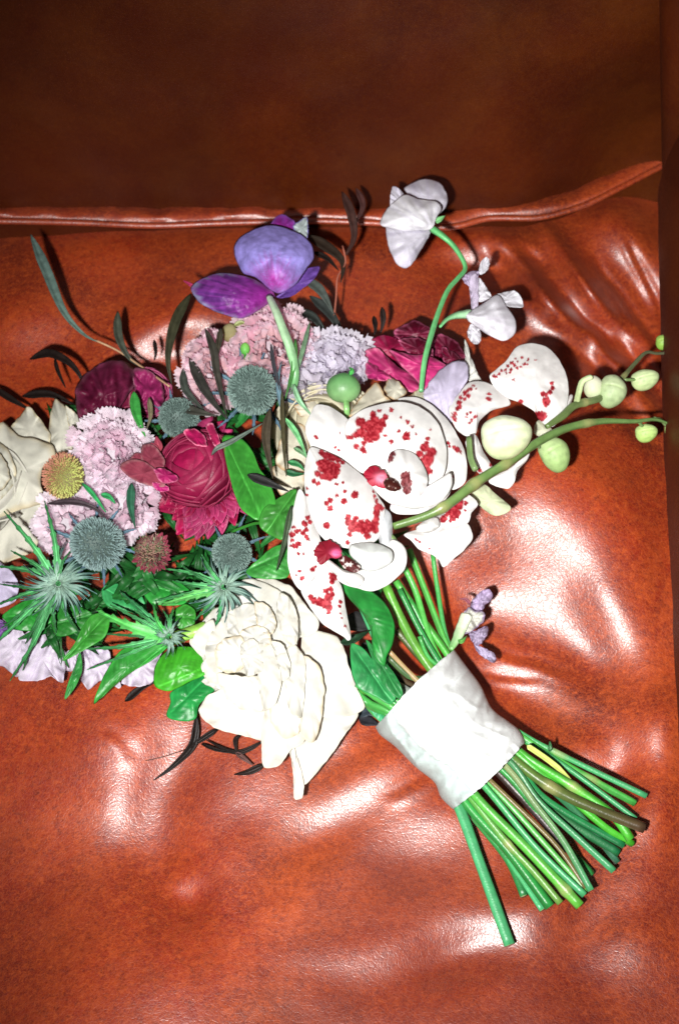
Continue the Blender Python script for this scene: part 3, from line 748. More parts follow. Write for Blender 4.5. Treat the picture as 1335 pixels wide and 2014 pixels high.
# --- big glossy leaves
def leafy(label, at, lst, conv, stem=None):
    t = thing('leaf_branch', label, 'leaf', P(*at), 'glossy green leaf branches')
    for it in lst:
        pts, h, fold = it[0], it[1], it[2]; kw = dict(dome=.0015, nr=12, nth=64, rough=.5, wrinkle=.0012, wf=40, thick=.0006); kw.update(it[3] if len(it) > 3 else {})
        f2 = conv([fold[:2], fold[2:4]]); c = kw.pop('col', LEAF)
        patch('leaf', conv(pts), h, M_leaf, t, col=c, fold=(f2[0][0], f2[0][1], f2[1][0], f2[1][1], fold[4] if len(fold) > 4 else .003), edge=tuple(min(1, q * 1.5) for q in c), **kw)
    if stem: tube('twig', conv(stem[0]), stem[1], M_stem, t, stem[2], n=20)
    return t
leafy('pair of large smooth green leaves between the burgundy ranunculus and the orchid', (500, 980, .0),
      [([(625, 540), (760, 560), (850, 660), (900, 780), (980, 900), (1030, 1050), (990, 1120), (900, 1190), (830, 1160), (760, 1100), (710, 980), (660, 800), (630, 640)], .080, (625, 540, 930, 1180, .003), dict(tilt=(.15, -.1))),
       ([(900, 1190), (940, 1100), (1020, 1040), (1100, 990), (1190, 950), (1170, 1080), (1140, 1230), (1080, 1340), (1000, 1310), (920, 1260)], .084, (1190, 950, 980, 1250, .002), dict(col=(.03, .16, .022))),
       ([(800, 1590), (900, 1490), (1010, 1400), (1140, 1380), (1140, 1571), (1100, 1640), (900, 1640)], .066, (820, 1571, 1140, 1420, .002), dict(col=(.03, .19, .03)))],
      zc, stem=([(1150, 960, .083), (1000, 1180, .082), (850, 1220, .074), (690, 1280, .066)], 3.0, LEAF))
leafy('two rounded green leaves at the lower left of the cream rose', (360, 1340, 0),
      [([(40, 620), (80, 540), (150, 490), (250, 490), (310, 530), (340, 630), (240, 680), (130, 735), (45, 710)], .040, (40, 720, 330, 600, .0015), dict(dome=.004, col=(.03, .22, .012))),
       ([(130, 745), (230, 690), (340, 640), (375, 730), (290, 810), (270, 890), (200, 905), (110, 880), (130, 800)], .030, (110, 880, 330, 660, .0015), dict(col=(.012, .2, .04), dome=.003))],
      z7, stem=([(140, 450, .050), (220, 420, .054), (330, 380, .056)], 12, (.22, .45, .07)))
leafy('curved dark green leaf hooking down below the lower orchid flower', (725, 1230, 0),
      [([(90, 200), (180, 210), (280, 255), (370, 345), (412, 450), (400, 560), (362, 640), (350, 700), (290, 640), (280, 560), (270, 480), (220, 380), (140, 290)], .072, (120, 240, 330, 640, .002), dict(dome=.004, col=(.010, .13, .02)))], z8)
leafy('green leaves pressed against the stems left of the wrap', (720, 1320, 0),
      [([(150, 570), (220, 590), (300, 690), (370, 790), (420, 880), (385, 925), (300, 880), (200, 830), (160, 740)], .060, (160, 580, 430, 960, .003), dict(col=(.022, .2, .055))),
       ([(240, 540), (330, 640), (420, 760), (460, 850), (445, 890), (400, 870), (330, 780)], .064, (250, 560, 480, 930, .002), dict(col=(.014, .12, .03))),
       ([(210, 870), (280, 880), (390, 950), (420, 1000), (350, 1045), (280, 980)], .034, (210, 870, 390, 1010, .002), dict(col=(.03, .22, .09))),
       ([(390, 770), (450, 800), (540, 860), (520, 905), (480, 920), (430, 860)], .043, (400, 780, 510, 890, .001), dict(col=(.28, .31, .28)))],
      z8, stem=([(190, 830, .044), (300, 880, .045), (430, 950, .040)], 5.5, (.10, .33, .04)))
leafy('broad green leaves at lower left hanging over the lilac petals', (200, 1300, 0),
      [([(550, 1200), (580, 1100), (640, 980), (720, 880), (860, 850), (990, 850), (880, 950), (760, 1020), (660, 1100)], .048, (550, 1200, 960, 860, .003), dict(col=(.02, .17, .022))),
       ([(365, 950), (430, 860), (480, 760), (540, 680), (640, 680), (620, 800), (520, 870)], .052, (370, 950, 610, 700, .003), {}),
       ([(380, 1175), (400, 1080), (440, 980), (470, 900), (480, 1000), (440, 1100)], .040, (380, 1175, 465, 900, .001), dict(col=(.03, .2, .04)))], z2)
leafy('dark green leaf filling the gap under the spiky leaves near the left edge', (60, 1200, 0),
      [([(20, 680), (150, 600), (290, 590), (330, 700), (200, 770), (120, 770), (50, 730)], .034, (20, 700, 320, 640, .002), dict(col=(.014, .15, .018))),
       ([(300, 640), (420, 620), (540, 680), (450, 780), (330, 800)], .036, (300, 740, 540, 680, .002), dict(col=(.014, .12, .015)))], z2)
leafy('green leaves behind the sea holly in the lower middle', (360, 1150, 0),
      [([(810, 490), (930, 450), (1060, 500), (1120, 560), (1060, 620), (900, 620), (840, 560)], .045, (810, 490, 1110, 580, .002), dict(col=(.016, .2, .025))),
       ([(990, 680), (1080, 620), (1140, 660), (1130, 740), (1050, 760)], .042, (990, 690, 1130, 700, .002), {}),
       ([(600, 520), (700, 500), (820, 560), (860, 680), (740, 660), (620, 620)], .040, (600, 520, 860, 660, .002), dict(col=(.03, .24, .07)))], z2)
# hidden greenery under the heads, seen only in the gaps
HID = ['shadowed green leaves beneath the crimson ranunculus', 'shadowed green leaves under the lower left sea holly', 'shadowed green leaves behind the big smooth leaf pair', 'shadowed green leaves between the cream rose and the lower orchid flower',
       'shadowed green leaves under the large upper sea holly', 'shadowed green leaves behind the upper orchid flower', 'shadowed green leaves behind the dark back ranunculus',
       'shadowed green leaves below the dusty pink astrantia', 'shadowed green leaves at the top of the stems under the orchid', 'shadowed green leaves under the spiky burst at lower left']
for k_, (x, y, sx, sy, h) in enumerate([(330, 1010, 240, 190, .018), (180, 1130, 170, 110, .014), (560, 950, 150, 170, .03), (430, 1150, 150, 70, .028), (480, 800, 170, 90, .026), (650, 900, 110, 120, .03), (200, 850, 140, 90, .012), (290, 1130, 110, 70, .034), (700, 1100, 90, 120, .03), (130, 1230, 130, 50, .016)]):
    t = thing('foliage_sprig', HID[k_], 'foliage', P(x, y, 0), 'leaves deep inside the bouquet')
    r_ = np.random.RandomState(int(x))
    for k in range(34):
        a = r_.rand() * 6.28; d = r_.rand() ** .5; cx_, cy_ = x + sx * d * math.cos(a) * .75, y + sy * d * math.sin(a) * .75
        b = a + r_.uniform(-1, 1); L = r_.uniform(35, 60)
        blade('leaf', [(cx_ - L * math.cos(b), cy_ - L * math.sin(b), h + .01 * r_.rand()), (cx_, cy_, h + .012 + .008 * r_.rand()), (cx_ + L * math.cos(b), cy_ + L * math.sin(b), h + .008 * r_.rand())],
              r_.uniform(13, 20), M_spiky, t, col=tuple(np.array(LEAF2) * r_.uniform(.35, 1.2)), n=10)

# --- spiky green collar leaves of the sea hollies
def spiky_collar(label, cx, cy, h, blades, conv, seed=0, w=14, fill=26, fr=120):
    fill = int(fill * 1.6)
    t = thing('sea_holly_leaves', label, 'thistle leaves', P(cx, cy, 0), 'spiky sea holly leaves')
    r = np.random.RandomState(seed)
    for b in blades:
        q = conv([b[0]])[0]; ww = b[1] if len(b) > 1 else w; hh = b[2] if len(b) > 2 else h - .012; cc = b[3] if len(b) > 3 else (.035, .17, .055)
        mx, my = (cx + q[0]) / 2 + r.uniform(-8, 8), (cy + q[1]) / 2 + r.uniform(-8, 8)
        blade('leaf', [(cx, cy, h), (mx, my, (h + hh) / 2 + .006), (q[0], q[1], hh)], ww * .82, M_spiky, t, col=tuple(np.array(cc) * 1.5 + .02), col2=cc, spiky=.30, base=.04, tip=.8, nspk=6, fold=.0025)
    for k in range(fill):
        a = r.rand() * 6.28; L = fr * r.uniform(.35, 1)
        blade('bract', [(cx + 6 * math.cos(a), cy + 6 * math.sin(a), h + .004), (cx + L * .6 * math.cos(a), cy + L * .6 * math.sin(a), h + .006), (cx + L * math.cos(a + .15), cy + L * math.sin(a + .15), h - .002)],
              r.uniform(3, 5), M_spiky, t, col=(.24, .36, .28), col2=(.07, .16, .15), base=.05, tip=.9, n=9, fold=.0006)
    return t
GB = (.03, .17, .06)
spiky_collar('large burst of spiky green leaves with silvery bristles near the left edge', 115, 1148, .064,
    [((25, 75), 15, .066), ((262, 15), 15, .070), ((65, 305), 12, .06), ((-20, 395), 16, .05), ((-20, 625), 13, .04), ((-70, 890), 14, .034), ((60, 1065), 13, .030), ((135, 1005), 12, .032), ((330, 790), 12, .04), ((470, 790), 10, .045), ((520, 560), 9, .055), ((480, 380), 8, .06), ((420, 300), 7, .066), ((150, 850), 12, .035), ((10, 760), 10, .036), ((0, 500), 9, .05)], z2, seed=4, fill=64, fr=85)
spiky_collar('spiky green sea holly leaves spreading left from a pale green node beside the cream rose', 333, 1252, .060,
    [((560, 650), 30, .060, (.05, .26, .05)), ((490, 880), 12, .045), ((510, 1000), 8, .04), ((640, 620), 9, .062), ((780, 650), 9, .064), ((895, 610), 12, .066, (.04, .26, .05)), ((1010, 640), 8, .062), ((950, 650), 8, .062), ((700, 540), 14, .056, GB), ((600, 790), 8, .05), ((860, 870), 10, .05)], z2, seed=5, fill=26, fr=45)
spiky_collar('spiky green sea holly leaves above the top left of the cream rose', 440, 1155, .062,
    [((940, 620), 20, .054, (.09, .34, .08)), ((960, 410), 10, .06), ((1010, 480), 14, .056), ((900, 600), 10, .05), ((1060, 395), 8, .064), ((1180, 330), 8, .068), ((1130, 720), 9, .05), ((1270, 690), 10, .055, GB), ((1240, 800), 10, .055, GB)], z2, seed=6, fill=40, fr=75)

# --- lilac sweet pea petals under the lower left
t = thing('sweet_pea_cluster', 'soft lilac-white petals spilling onto the seat at the lower left edge', 'flower', P(100, 1290, 0), G)
petals(t, [([(-40, 780), (0, 720), (60, 690), (140, 780), (200, 900), (200, 1030), (120, 1050), (20, 985), (-60, 960)], .020, dict(tilt=(.1, .2))),
           ([(140, 800), (260, 780), (380, 900), (372, 1075), (300, 1040), (250, 1055), (180, 1062), (110, 1040)], .025),
           ([(455, 900), (560, 860), (640, 890), (655, 960), (700, 1050), (695, 1110), (600, 1060), (520, 1115), (465, 1040)], .022),
           ([(715, 1075), (750, 960), (860, 880), (960, 860), (920, 950), (895, 1070), (800, 1098)], .024),
           ([(360, 950), (420, 870), (480, 900), (470, 980), (430, 1010), (370, 1000)], .018),
           ([(-60, 700), (-10, 700), (50, 740), (20, 800), (-40, 830)], .030, dict(col=(.22, .10, .34)))], z2, M_white, (.72, .66, .76), ruffle=.006, wrinkle=.0015, wf=22, crease=.003, foot=(120, 1190), rough=2.2, colfn=cup_vein((.5, .38, .62), .35))
# left edge strip of pale violet above
t = thing('sweet_pea_cluster', 'pale violet petals at the left edge under the white rose', 'flower', P(5, 1150, 0), G)
petals(t, [([(-60, 380), (-20, 360), (60, 420), (110, 500), (90, 600), (0, 640), (-60, 640)], .030)], z2, M_white, (.62, .56, .72), ruffle=.003, wrinkle=.002, wf=22)

# --- white rose at the left edge
t = thing('rose', 'white rose cut off by the left edge, its petals folded to points', 'rose', P(40, 960, 0), 'roses in the bouquet')
petals(t, [([(-90, 1000), (0, 940), (90, 1050), (250, 1000), (280, 1100), (250, 1200), (200, 1320), (60, 1380), (-60, 1420)], .022, dict(tilt=(0, .2))),
           ([(280, 700), (296, 520), (322, 425), (400, 490), (452, 560), (480, 680), (400, 740), (310, 760)], .034, dict(tilt=(.2, -.1), dome=.004)),
           ([(385, 470), (450, 520), (505, 612), (460, 600), (430, 660), (400, 580)], .040, dict(tilt=(-.3, 0))),
           ([(60, 600), (90, 565), (165, 472), (240, 550), (300, 640), (285, 700), (180, 690), (90, 690)], .036, dict(tilt=(.0, -.3))),
           ([(-60, 640), (20, 565), (110, 640), (190, 650), (305, 700), (325, 770), (250, 830), (240, 920), (262, 1035), (120, 1075), (0, 1120), (-80, 1100)], .044, dict(dome=.005)),
           ([(-90, 700), (0, 680), (60, 740), (100, 860), (60, 980), (-20, 1040), (-90, 1020)], .052, dict(dome=.004)),
           ([(-60, 760), (-10, 740), (40, 800), (60, 900), (10, 960), (-60, 960)], .060, dict(dome=.004))],
       z1, M_cream, (0.69, 0.68, 0.59), dome=.001, wrinkle=.0024, wf=45, ruffle=.004, rough=1.2, edge=(0.67, 0.60, 0.42), nth=100, crease=.0009, cf=9, foot=(-10, 965), ten=.5)
globe(t, -18, 960, .040, 70, (-.2, .3, 1), 4, M_cream, (0.69, 0.68, 0.59), (0.71, 0.70, 0.64), (0.71, 0.69, 0.60), seed=3, np0=2, np1=5, top1=70, flare=.16)

# --- cream rose behind the orchid
t = thing('rose', 'cream rose mostly hidden behind the orchid, petals showing above and left of it', 'rose', P(660, 850, 0), 'roses in the bouquet')
globe(t, 640, 850, .050, 92, (-.2, .35, 1), 7, M_cream, (0.67, 0.62, 0.46), (0.67, 0.64, 0.50), (0.71, 0.66, 0.49), seed=5, np0=2, np1=6, top1=95, flare=.2)
petals(t, [([(420, 250), (480, 160), (560, 70), (600, 40), (640, 90), (655, 125), (700, 170), (560, 230), (450, 300)], .074, dict(tilt=(.1, -.3))),
           ([(650, 90), (690, 10), (750, 40), (800, 100), (780, 130), (720, 160)], .070, dict(tilt=(.2, -.2), col=(0.62, 0.60, 0.50))),
           ([(790, 150), (850, 100), (900, 80), (950, 190), (900, 230), (800, 200)], .072, dict(col=(0.62, 0.62, 0.46))),
           ([(60, 200), (130, 170), (220, 160), (300, 200), (250, 280), (120, 270)], .070),
           ([(0, 330), (60, 300), (140, 340), (160, 480), (140, 620), (40, 640), (-60, 560)], .066),
           ([(-80, 600), (0, 560), (120, 620), (130, 760), (20, 800), (-60, 740)], .058)], z5, M_cream, (0.71, 0.67, 0.55), dome=.003, wrinkle=.0018, wf=30, ruffle=.004, rough=1.2, edge=(.62, .42, .22))

# --- frilly heads
t = thing('pink_scabiosa', 'frilly pale pink flower head standing behind the large sea holly', 'flower', P(500, 700, 0), G)
frill_head(t, 535, 690, 72, 75, .052, 85, 34, FR_PINK, dome=.016, seed=1)
frill_head(t, 425, 730, 48, 62, .046, 55, 32, FR_PINK, dome=.012, seed=2)
frill_head(t, 600, 700, 20, 60, .044, 20, 24, FR_PINK, dome=.008, seed=22)
t = thing('lilac_scabiosa', 'pale lilac ruffled flower head above the round green seed pod', 'flower', P(650, 730, 0), G)
frill_head(t, 655, 712, 60, 42, .050, 60, 33, FR_LILAC, dome=.012, seed=3)
frill_head(t, 615, 760, 36, 40, .054, 30, 34, FR_LILAC, dome=.010, seed=4)
t = thing('pale_scabiosa', 'pale lilac-pink ruffled flower head between the white rose and the burgundy ranunculus', 'flower', P(220, 930, 0), G)
frill_head(t, 222, 895, 62, 62, .052, 80, 34, FR_PALE, dome=.016, seed=5)
frill_head(t, 240, 985, 62, 62, .048, 60, 32, FR_PALE, dome=.012, seed=6)
t = thing('pale_scabiosa', 'pale pink ruffled head left of the lower sea holly, under the green-brown pod', 'flower', P(130, 1030, 0), G)
frill_head(t, 132, 1030, 42, 48, .044, 45, 30, FR_PALE, dome=.012, seed=7)
# little green buds sitting in the pink heads
def pod(parent, name, x, y, h, rx, ry, mat, c0, c1, axis=(0, 0, 1), ridg=0, ang=0, tipcol=None, n=20, pt=0.0, seam=0):
    m_ = 64 if seam else 28; n = 44 if seam else n
    o, B = frame(x, y, h, axis, ang); V = []; C = []
    for b in range(n):
        for a in range(m_):
            th = math.pi * b / (n - 1); ph = 2 * math.pi * a / m_; yy_ = math.sin(th) * math.sin(ph); xx_ = math.sin(th) * math.cos(ph); gv = math.exp(-((yy_ - .22 * (1 - xx_ * xx_)) / .05) ** 2) if seam else 0
            k = 1 + ridg * math.cos(3 * ph) * math.sin(th) ** 2 + .02 * noise(np.array([ph * 2]), np.array([th * 2.]), 4)[0]
            dz = 1 - .06 * gv
            V.append((rx * k * math.sin(th) * math.cos(ph), ry * k * (math.sin(th) * math.sin(ph)) * (1 - pt * math.sin(th) * math.sin(ph) ) , min(rx, ry) * .92 * math.cos(th) * dz))
            f = .5 + .5 * math.sin(th) * math.sin(ph)
            st_ = .05 * math.sin(yy_ * 17 + 2 * xx_) * abs(math.cos(th)) + .2 * max(0, noise(np.array([xx_ * 5]), np.array([yy_ * 5]), 9)[0]) if seam else 0
            C.append((np.array(c0) * (1 - f) + np.array(c1) * f) * (1 - .12 * gv - st_) + np.array([.03, .05, 0]) * gv)
    C = np.array(C); 
    return put(name, o + (B @ np.array(V).T).T, grid_faces(m_, n, True), mat, parent, np.clip(C, 0, 1))
t = thing('seed_pod', 'small bright green bud nestled in the pink frilly head', 'bud', P(482, 686, .03), 'round green pods and buds')
pod(t, 'pod', 482, 686, .072, 10, 13, M_bud, (.06, .3, .04), (.2, .5, .1)); blade('sepal', [(482, 696, .07), (486, 706, .069), (492, 712, .067)], 8, M_leaf, t, col=LEAF)
t = thing('seed_pod', 'dull olive round bud at the top left of the pink frilly head', 'bud', P(455, 660, .03), 'round green pods and buds')
pod(t, 'pod', 452, 655, .060, 17, 20, M_frill, (.30, .26, .12), (.46, .42, .22)); blade('sepal', [(460, 640, .064), (475, 634, .065), (486, 640, .064)], 9, M_leaf, t, col=(.25, .28, .1))
t = thing('seed_pod', 'glossy round green seed pod below the lilac ruffled head', 'seed pod', P(675, 765, .03), 'round green pods and buds')
pod(t, 'pod', 675, 763, .080, 35, 31, M_leaf, (.20, .37, .15), (.08, .25, .08)); tube('stalk', z5([(395, 110, .072), (405, 200, .080), (408, 270, .074)]), 6, M_stem, t, (.20, .42, .14))
blade('sepal', [(688, 738, .086), (692, 728, .088), (686, 722, .086)], 8, M_leaf, t, col=(.05, .3, .06)) 
# --- green-brown pod at left
t = thing('seed_pod', 'fuzzy green-brown button flower between the white rose and the pale ruffled head', 'seed pod', P(126, 933, .03), 'round green pods and buds')
def button(t, x, y, h, R, axis):
    o, B = frame(x, y, h, axis); r = np.random.RandomState(8); V = []; F = []; C = []
    base = []
    for b in range(12):
        for a in range(22):
            th = math.pi * b / 11; ph = 2 * math.pi * a / 22; base.append((R * .93 * math.sin(th) * math.cos(ph), R * 1.02 * math.sin(th) * math.sin(ph), R * .6 * math.cos(th)))
    core = put('button', o + (B @ np.array(base).T).T, grid_faces(22, 12, True), M_cone, t, np.tile((.12, .10, .03), (len(base), 1)))
    n = 700
    for k in range(n):
        q = math.sqrt((k + .5) / n) * .99; ph = k * 2.39996 + r.uniform(-.12, .12); zc_ = math.sqrt(1 - q * q)
        d = np.array([q * math.cos(ph) * .97, q * math.sin(ph) * 1.05, zc_ * .63]); i = len(V); w = R * .034
        a = np.array([1, 0, 0.]); b = np.array([0, 1., 0])
        for s_ in range(4): V.append(d * R * .97 + (a * math.cos(s_ * 1.57) + b * math.sin(s_ * 1.57)) * w)
        V.append(d * R * (1.05 + .05 * r.rand())); F += [(i + s_, i + (s_ + 1) % 4, i + 4) for s_ in range(4)]
        br = np.array((.33, .13, .08)); gr = np.array((.42, .46, .13)); f = np.clip(.5 + 1.3 * (q * math.cos(ph) * .8 - q * math.sin(ph) * .45) + r.uniform(-.4, .4) - (q > .8) * .3, 0, 1)
        cc = br * (1 - f) + gr * f; C += [cc * .6] * 4 + [cc * 1.2]
    put('florets', o + (B @ np.array(V).T).T, F, M_cone, core, np.clip(np.array(C), 0, 1), kind='stuff', smooth=False)
button(t, 126, 936, .068, 44, (-.15, .1, 1))

# --- ranunculus
def ranunculus(label, x, y, at=0): return thing('ranunculus', label, 'ranunculus', P(x, y, at), 'burgundy ranunculus flowers')
t = ranunculus('dark burgundy ranunculus at the back left, seen from behind', 215, 780)
globe(t, 215, 785, .034, 66, (-.45, .55, .6), 6, M_velvet, (.13, .003, .03), (.17, .006, .035), (.30, .07, .12), seed=11, squash=.95, np1=7, top0=30, top1=85, flare=.05)
globe(t, 290, 772, .034, 46, (.5, .2, 1), 5, M_velvet, (.2, .005, .05), (.28, .012, .10), (.5, .10, .22), seed=12, np1=6, top0=20, top1=80)
petals(t, [([(440, 390), (500, 280), (600, 215), (690, 195), (780, 250), (800, 330), (720, 450), (690, 560), (640, 620), (520, 640), (460, 560)], .050, dict(dome=.010)),
           ([(780, 260), (860, 260), (940, 330), (960, 430), (920, 520), (860, 500), (800, 420)], .046, dict(col=(.32, .02, .12))),
           ([(690, 560), (760, 480), (820, 520), (830, 600), (800, 640), (740, 590)], .048, dict(col=(.42, .02, .14), edge=(.7, .3, .5)))], z1, M_velvet, (.085, .002, .02), edge=(.20, .06, .10), wrinkle=.005, wf=22, ruffle=.006, rough=1.6, dome=.004, crease=.003, cf=14, foot=(235, 870), colfn=base_vein(235, 870, (.20, .02, .07), .6, 16))
t = ranunculus('large crimson ranunculus in the middle left with its tight centre showing', 390, 930)
# outer skirt of many pointed petals spreading to the lower right
r_ = np.random.RandomState(5)
for k in range(58):
    f = (k % 29) / 28; layer = k // 29
    a = math.radians(-75 + 215 * f + r_.uniform(-4, 4)); R0 = 62; R1 = (122 if layer == 0 else 103) + r_.uniform(-10, 8)
    if a > 2.0: R1 *= .85
    if a < -.2: R1 *= .93
    x0, y0 = 392 + R0 * .4 * math.cos(a), 935 + R0 * .4 * math.sin(a)
    p1 = (392 + R1 * .72 * math.cos(a - .1), 935 + R1 * .72 * math.sin(a - .1), .052 + .008 * layer); p2 = (392 + R1 * math.cos(a), 935 + R1 * math.sin(a), .050 + .010 * layer + .004 * r_.rand())
    blade('petal', [(x0, y0, .058), p1, p2], r_.uniform(30, 42), M_velvet, t, col=(.10, .001, .014), col2=(.34, .03, .11) if r_.rand() > .4 else (.28, .005, .05), tip=.3, base=.2, n=12, fold=.0035, thick=.0004)
globe(t, 388, 925, .064, 82, (-.33, .36, .87), 10, M_velvet, (.27, .004, .05), (.055, .001, .008), (.26, .02, .065), seed=14, top0=16, top1=92, np0=3, np1=7, squash=.86, flare=.05, ruff=.03)
petals(t, [([(90, 800), (170, 790), (280, 860), (240, 900), (150, 900)], .084, dict(tilt=(-.4, 0), col=(0.360, 0.014, 0.108), edge=(.62, .16, .28))),
           ([(80, 900), (150, 910), (210, 940), (190, 970), (110, 960)], .078, dict(tilt=(-.4, .2), col=(0.360, 0.014, 0.126), edge=(.62, .16, .28))),
           ([(320, 500), (400, 480), (480, 540), (500, 620), (420, 610), (350, 560)], .084, dict(tilt=(0, -.4), col=(0.324, 0.007, 0.072), edge=(.75, .2, .32))),
           ([(490, 460), (540, 440), (580, 520), (600, 600), (560, 620), (520, 540)], .078, dict(tilt=(0, -.4), col=(0.324, 0.014, 0.072), edge=(.78, .25, .38)))], zc, M_velvet, (.28, .004, .05), ruffle=.0025, rough=.8, nth=48, nr=8)
t = ranunculus('crimson ranunculus at the right, seen from the side behind the sweet pea stem', 810, 700)
globe(t, 818, 702, .040, 62, (.3, .75, .55), 6, M_velvet, (.14, .002, .025), (.17, .002, .03), (.36, .04, .12), seed=17, squash=.85, np1=7, top0=35, top1=95)
petals(t, [([(300, 1040), (330, 1000), (400, 960), (440, 955), (530, 1005), (560, 1090), (500, 1130), (380, 1110)], .046, dict(tilt=(0, -.2), edge=(.55, .12, .24))),
           ([(540, 1050), (640, 1050), (720, 1120), (752, 1200), (740, 1240), (640, 1260), (560, 1180)], .046, dict(edge=(.55, .12, .24), tilt=(.2, -.1))),
           ([(120, 1110), (200, 1050), (300, 1060), (420, 1130), (400, 1220), (280, 1200), (130, 1200)], .050, dict(col=(.34, .006, .06))),
           ([(600, 1120), (680, 1160), (740, 1230), (700, 1260), (620, 1220)], .056, dict(edge=(.55, .12, .24), tilt=(.3, 0))),
           ([(330, 1080), (430, 1060), (530, 1110), (540, 1200), (440, 1200), (370, 1140)], .060, dict(edge=(.55, .12, .24))),
           ([(120, 1140), (200, 1130), (310, 1230), (420, 1300), (490, 1380), (400, 1400), (290, 1340), (170, 1300), (125, 1240)], .060, dict(col=(.5, .03, .16), edge=(.62, .16, .28))),
           ([(125, 1220), (190, 1240), (270, 1300), (280, 1325), (200, 1330), (130, 1310)], .064, dict(col=(.42, .02, .14), edge=(.62, .16, .28))),
           ([(270, 1140), (400, 1165), (520, 1170), (640, 1240), (700, 1240), (600, 1310), (500, 1385), (430, 1320), (340, 1230)], .068, dict(col=(.52, .03, .17), edge=(.55, .12, .24)))],
       z4, M_velvet, (.12, .0015, .02), ruffle=.005, wrinkle=.003, wf=24, rough=1.5, dome=.004, colfn=cup_vein((.72, .2, .34), .3, 14))

# --- astrantia
def astrantia(label, cx, cy, h, R, a0, a1, seed, cc=(.50, .16, .18), n=16, disc=True):
    t = thing('astrantia', label, 'flower', P(cx, cy, 0), 'dusty pink astrantia flowers'); r = np.random.RandomState(seed)
    for k in range(n):
        a = math.radians(a0 + (a1 - a0) * k / (n - 1)) + r.uniform(-.05, .05); L = R * r.uniform(.95, 1.15)
        blade('bract', [(cx + R * .4 * math.cos(a), cy + R * .4 * math.sin(a), h - .002), (cx + L * .75 * math.cos(a), cy + L * .75 * math.sin(a), h), (cx + L * math.cos(a), cy + L * math.sin(a), h + .003)], R * .36, M_frill, t, col=tuple(np.array(cc) * r.uniform(.7, 1.2)), col2=(.32, .05, .09), n=12, fold=.002, tip=.5)
    if disc:
        V = []; F = []; C = []; V2 = []
        for k in range(200):
            q = math.sqrt((k + .5) / 200); ph = k * 2.39996; x = cx + R * .78 * q * math.cos(ph); y = cy + R * .78 * q * math.sin(ph); hb = h + .004 * (1 - q * q)
            i = len(V); dx, dy = r.uniform(-7, 7) + 7 * q * math.cos(ph), r.uniform(-7, 7) + 7 * q * math.sin(ph); w = 1.7
            V += [(x - w, y, hb), (x + w, y, hb), (x, y - w, hb), (x + dx * .8 - w * .6, y + dy * .8, hb + .004), (x + dx * .8 + w * .6, y + dy * .8, hb + .004), (x + dx, y + dy, hb + .006)]
            F += [(i, i + 1, i + 4, i + 3), (i + 1, i + 2, i + 4), (i + 2, i, i + 3), (i + 3, i + 4, i + 5)]
            cc2 = np.array([(.62, .60, .34), (.60, .36, .34), (.55, .66, .42), (.42, .12, .16)][r.randint(4)]); C += [cc2 * .45] * 3 + [cc2] * 3
        put('florets', W(V), F, M_frill, t, np.array(C), kind='stuff', smooth=False)
        pod(t, 'flower_centre', cx, cy, h - .004, R * .8, R * .8, M_frill, (.35, .25, .15), (.35, .15, .15))
    return t
astrantia('dusty pink astrantia with cream stamens beside the lower sea holly', 298, 1085, .072, 40, -60, 150, 3)
t = astrantia('striped dusty red astrantia bracts left of the crimson ranunculus', 318, 905, .072, 42, 130, 260, 4, cc=(.40, .07, .10), n=7, disc=False)
petals(t, [([(700, 825), (760, 780), (850, 795), (935, 870), (965, 940), (870, 935), (770, 895)], .078, dict(name='bract')), ([(830, 700), (900, 700), (965, 800), (905, 880), (830, 800)], .076, dict(name='bract')),
           ([(760, 790), (800, 740), (850, 790), (900, 870), (850, 860)], .074, dict(name='bract'))], z1, M_frill, (.36, .06, .10), edge=(.5, .22, .24), tilt=(.1, 0), nth=40, nr=7, rough=.5, colfn=cup_vein((.18, .01, .04), .6, 20), wrinkle=.001, wf=10)

# --- sea hollies
thistle('large blue-green sea holly cone in the upper middle, in front of the pink frilly head', 496, 768, .070, 50, (-.05, .12, 1), ring=9, seed=1)
thistle('blue-grey sea holly cone at lower left beside the dusty pink astrantia', 193, 1070, .074, 50, (-.35, .35, 1), ring=10, seed=2, blue=.3)
thistle('small sea holly cone half hidden above the crimson ranunculus', 352, 822, .056, 40, (-.1, .2, 1), ring=9, seed=3)
thistle('small grey-green sea holly cone below the crimson ranunculus', 456, 1088, .062, 38, (.2, -.1, 1), ring=8, seed=4)

# --- dark leaves lying over the middle
sprig('dark upright leaves crossing in front of the pink frilly head', (410, 780, 0),
      [([(95, 940, .062), (190, 1130, .066), (310, 1290, .070)], 17, (.026, .026, .022)), ([(185, 770, .074), (235, 900, .074), (250, 1010, .072), (310, 1290, .070)], 13, (.03, .028, .022)),
       ([(275, 770, .076), (262, 860, .074), (245, 960, .072)], 10, (.035, .03, .02)), ([(15, 1210, .062), (120, 1240, .066), (250, 1270, .068)], 15, (.03, .03, .024)), ([(60, 1000, .058), (75, 1120, .060), (190, 1250, .064)], 13, (.05, .06, .05))], z3)
sprig('long dark leaf strips crossing beside the big smooth green leaf', (530, 900, 0),
      [([(985, 330, .092), (955, 560, .090), (1010, 870, .086)], 15, (.045, .035, .022)), ([(812, 838, .090), (960, 895, .090), (1130, 965, .088)], 15, (.02, .02, .02)), ([(1078, 190, .088), (1088, 560, .086), (1112, 850, .082)], 7, (.045, .04, .02)),
       ([(1150, 1080, .094), (1105, 1330, .088), (1035, 1580, .078)], 10, (.028, .045, .022)), ([(535, 690, .088), (575, 635, .094), (700, 575, .092), (930, 440, .088)], 8, (.13, .17, .14))], zc)
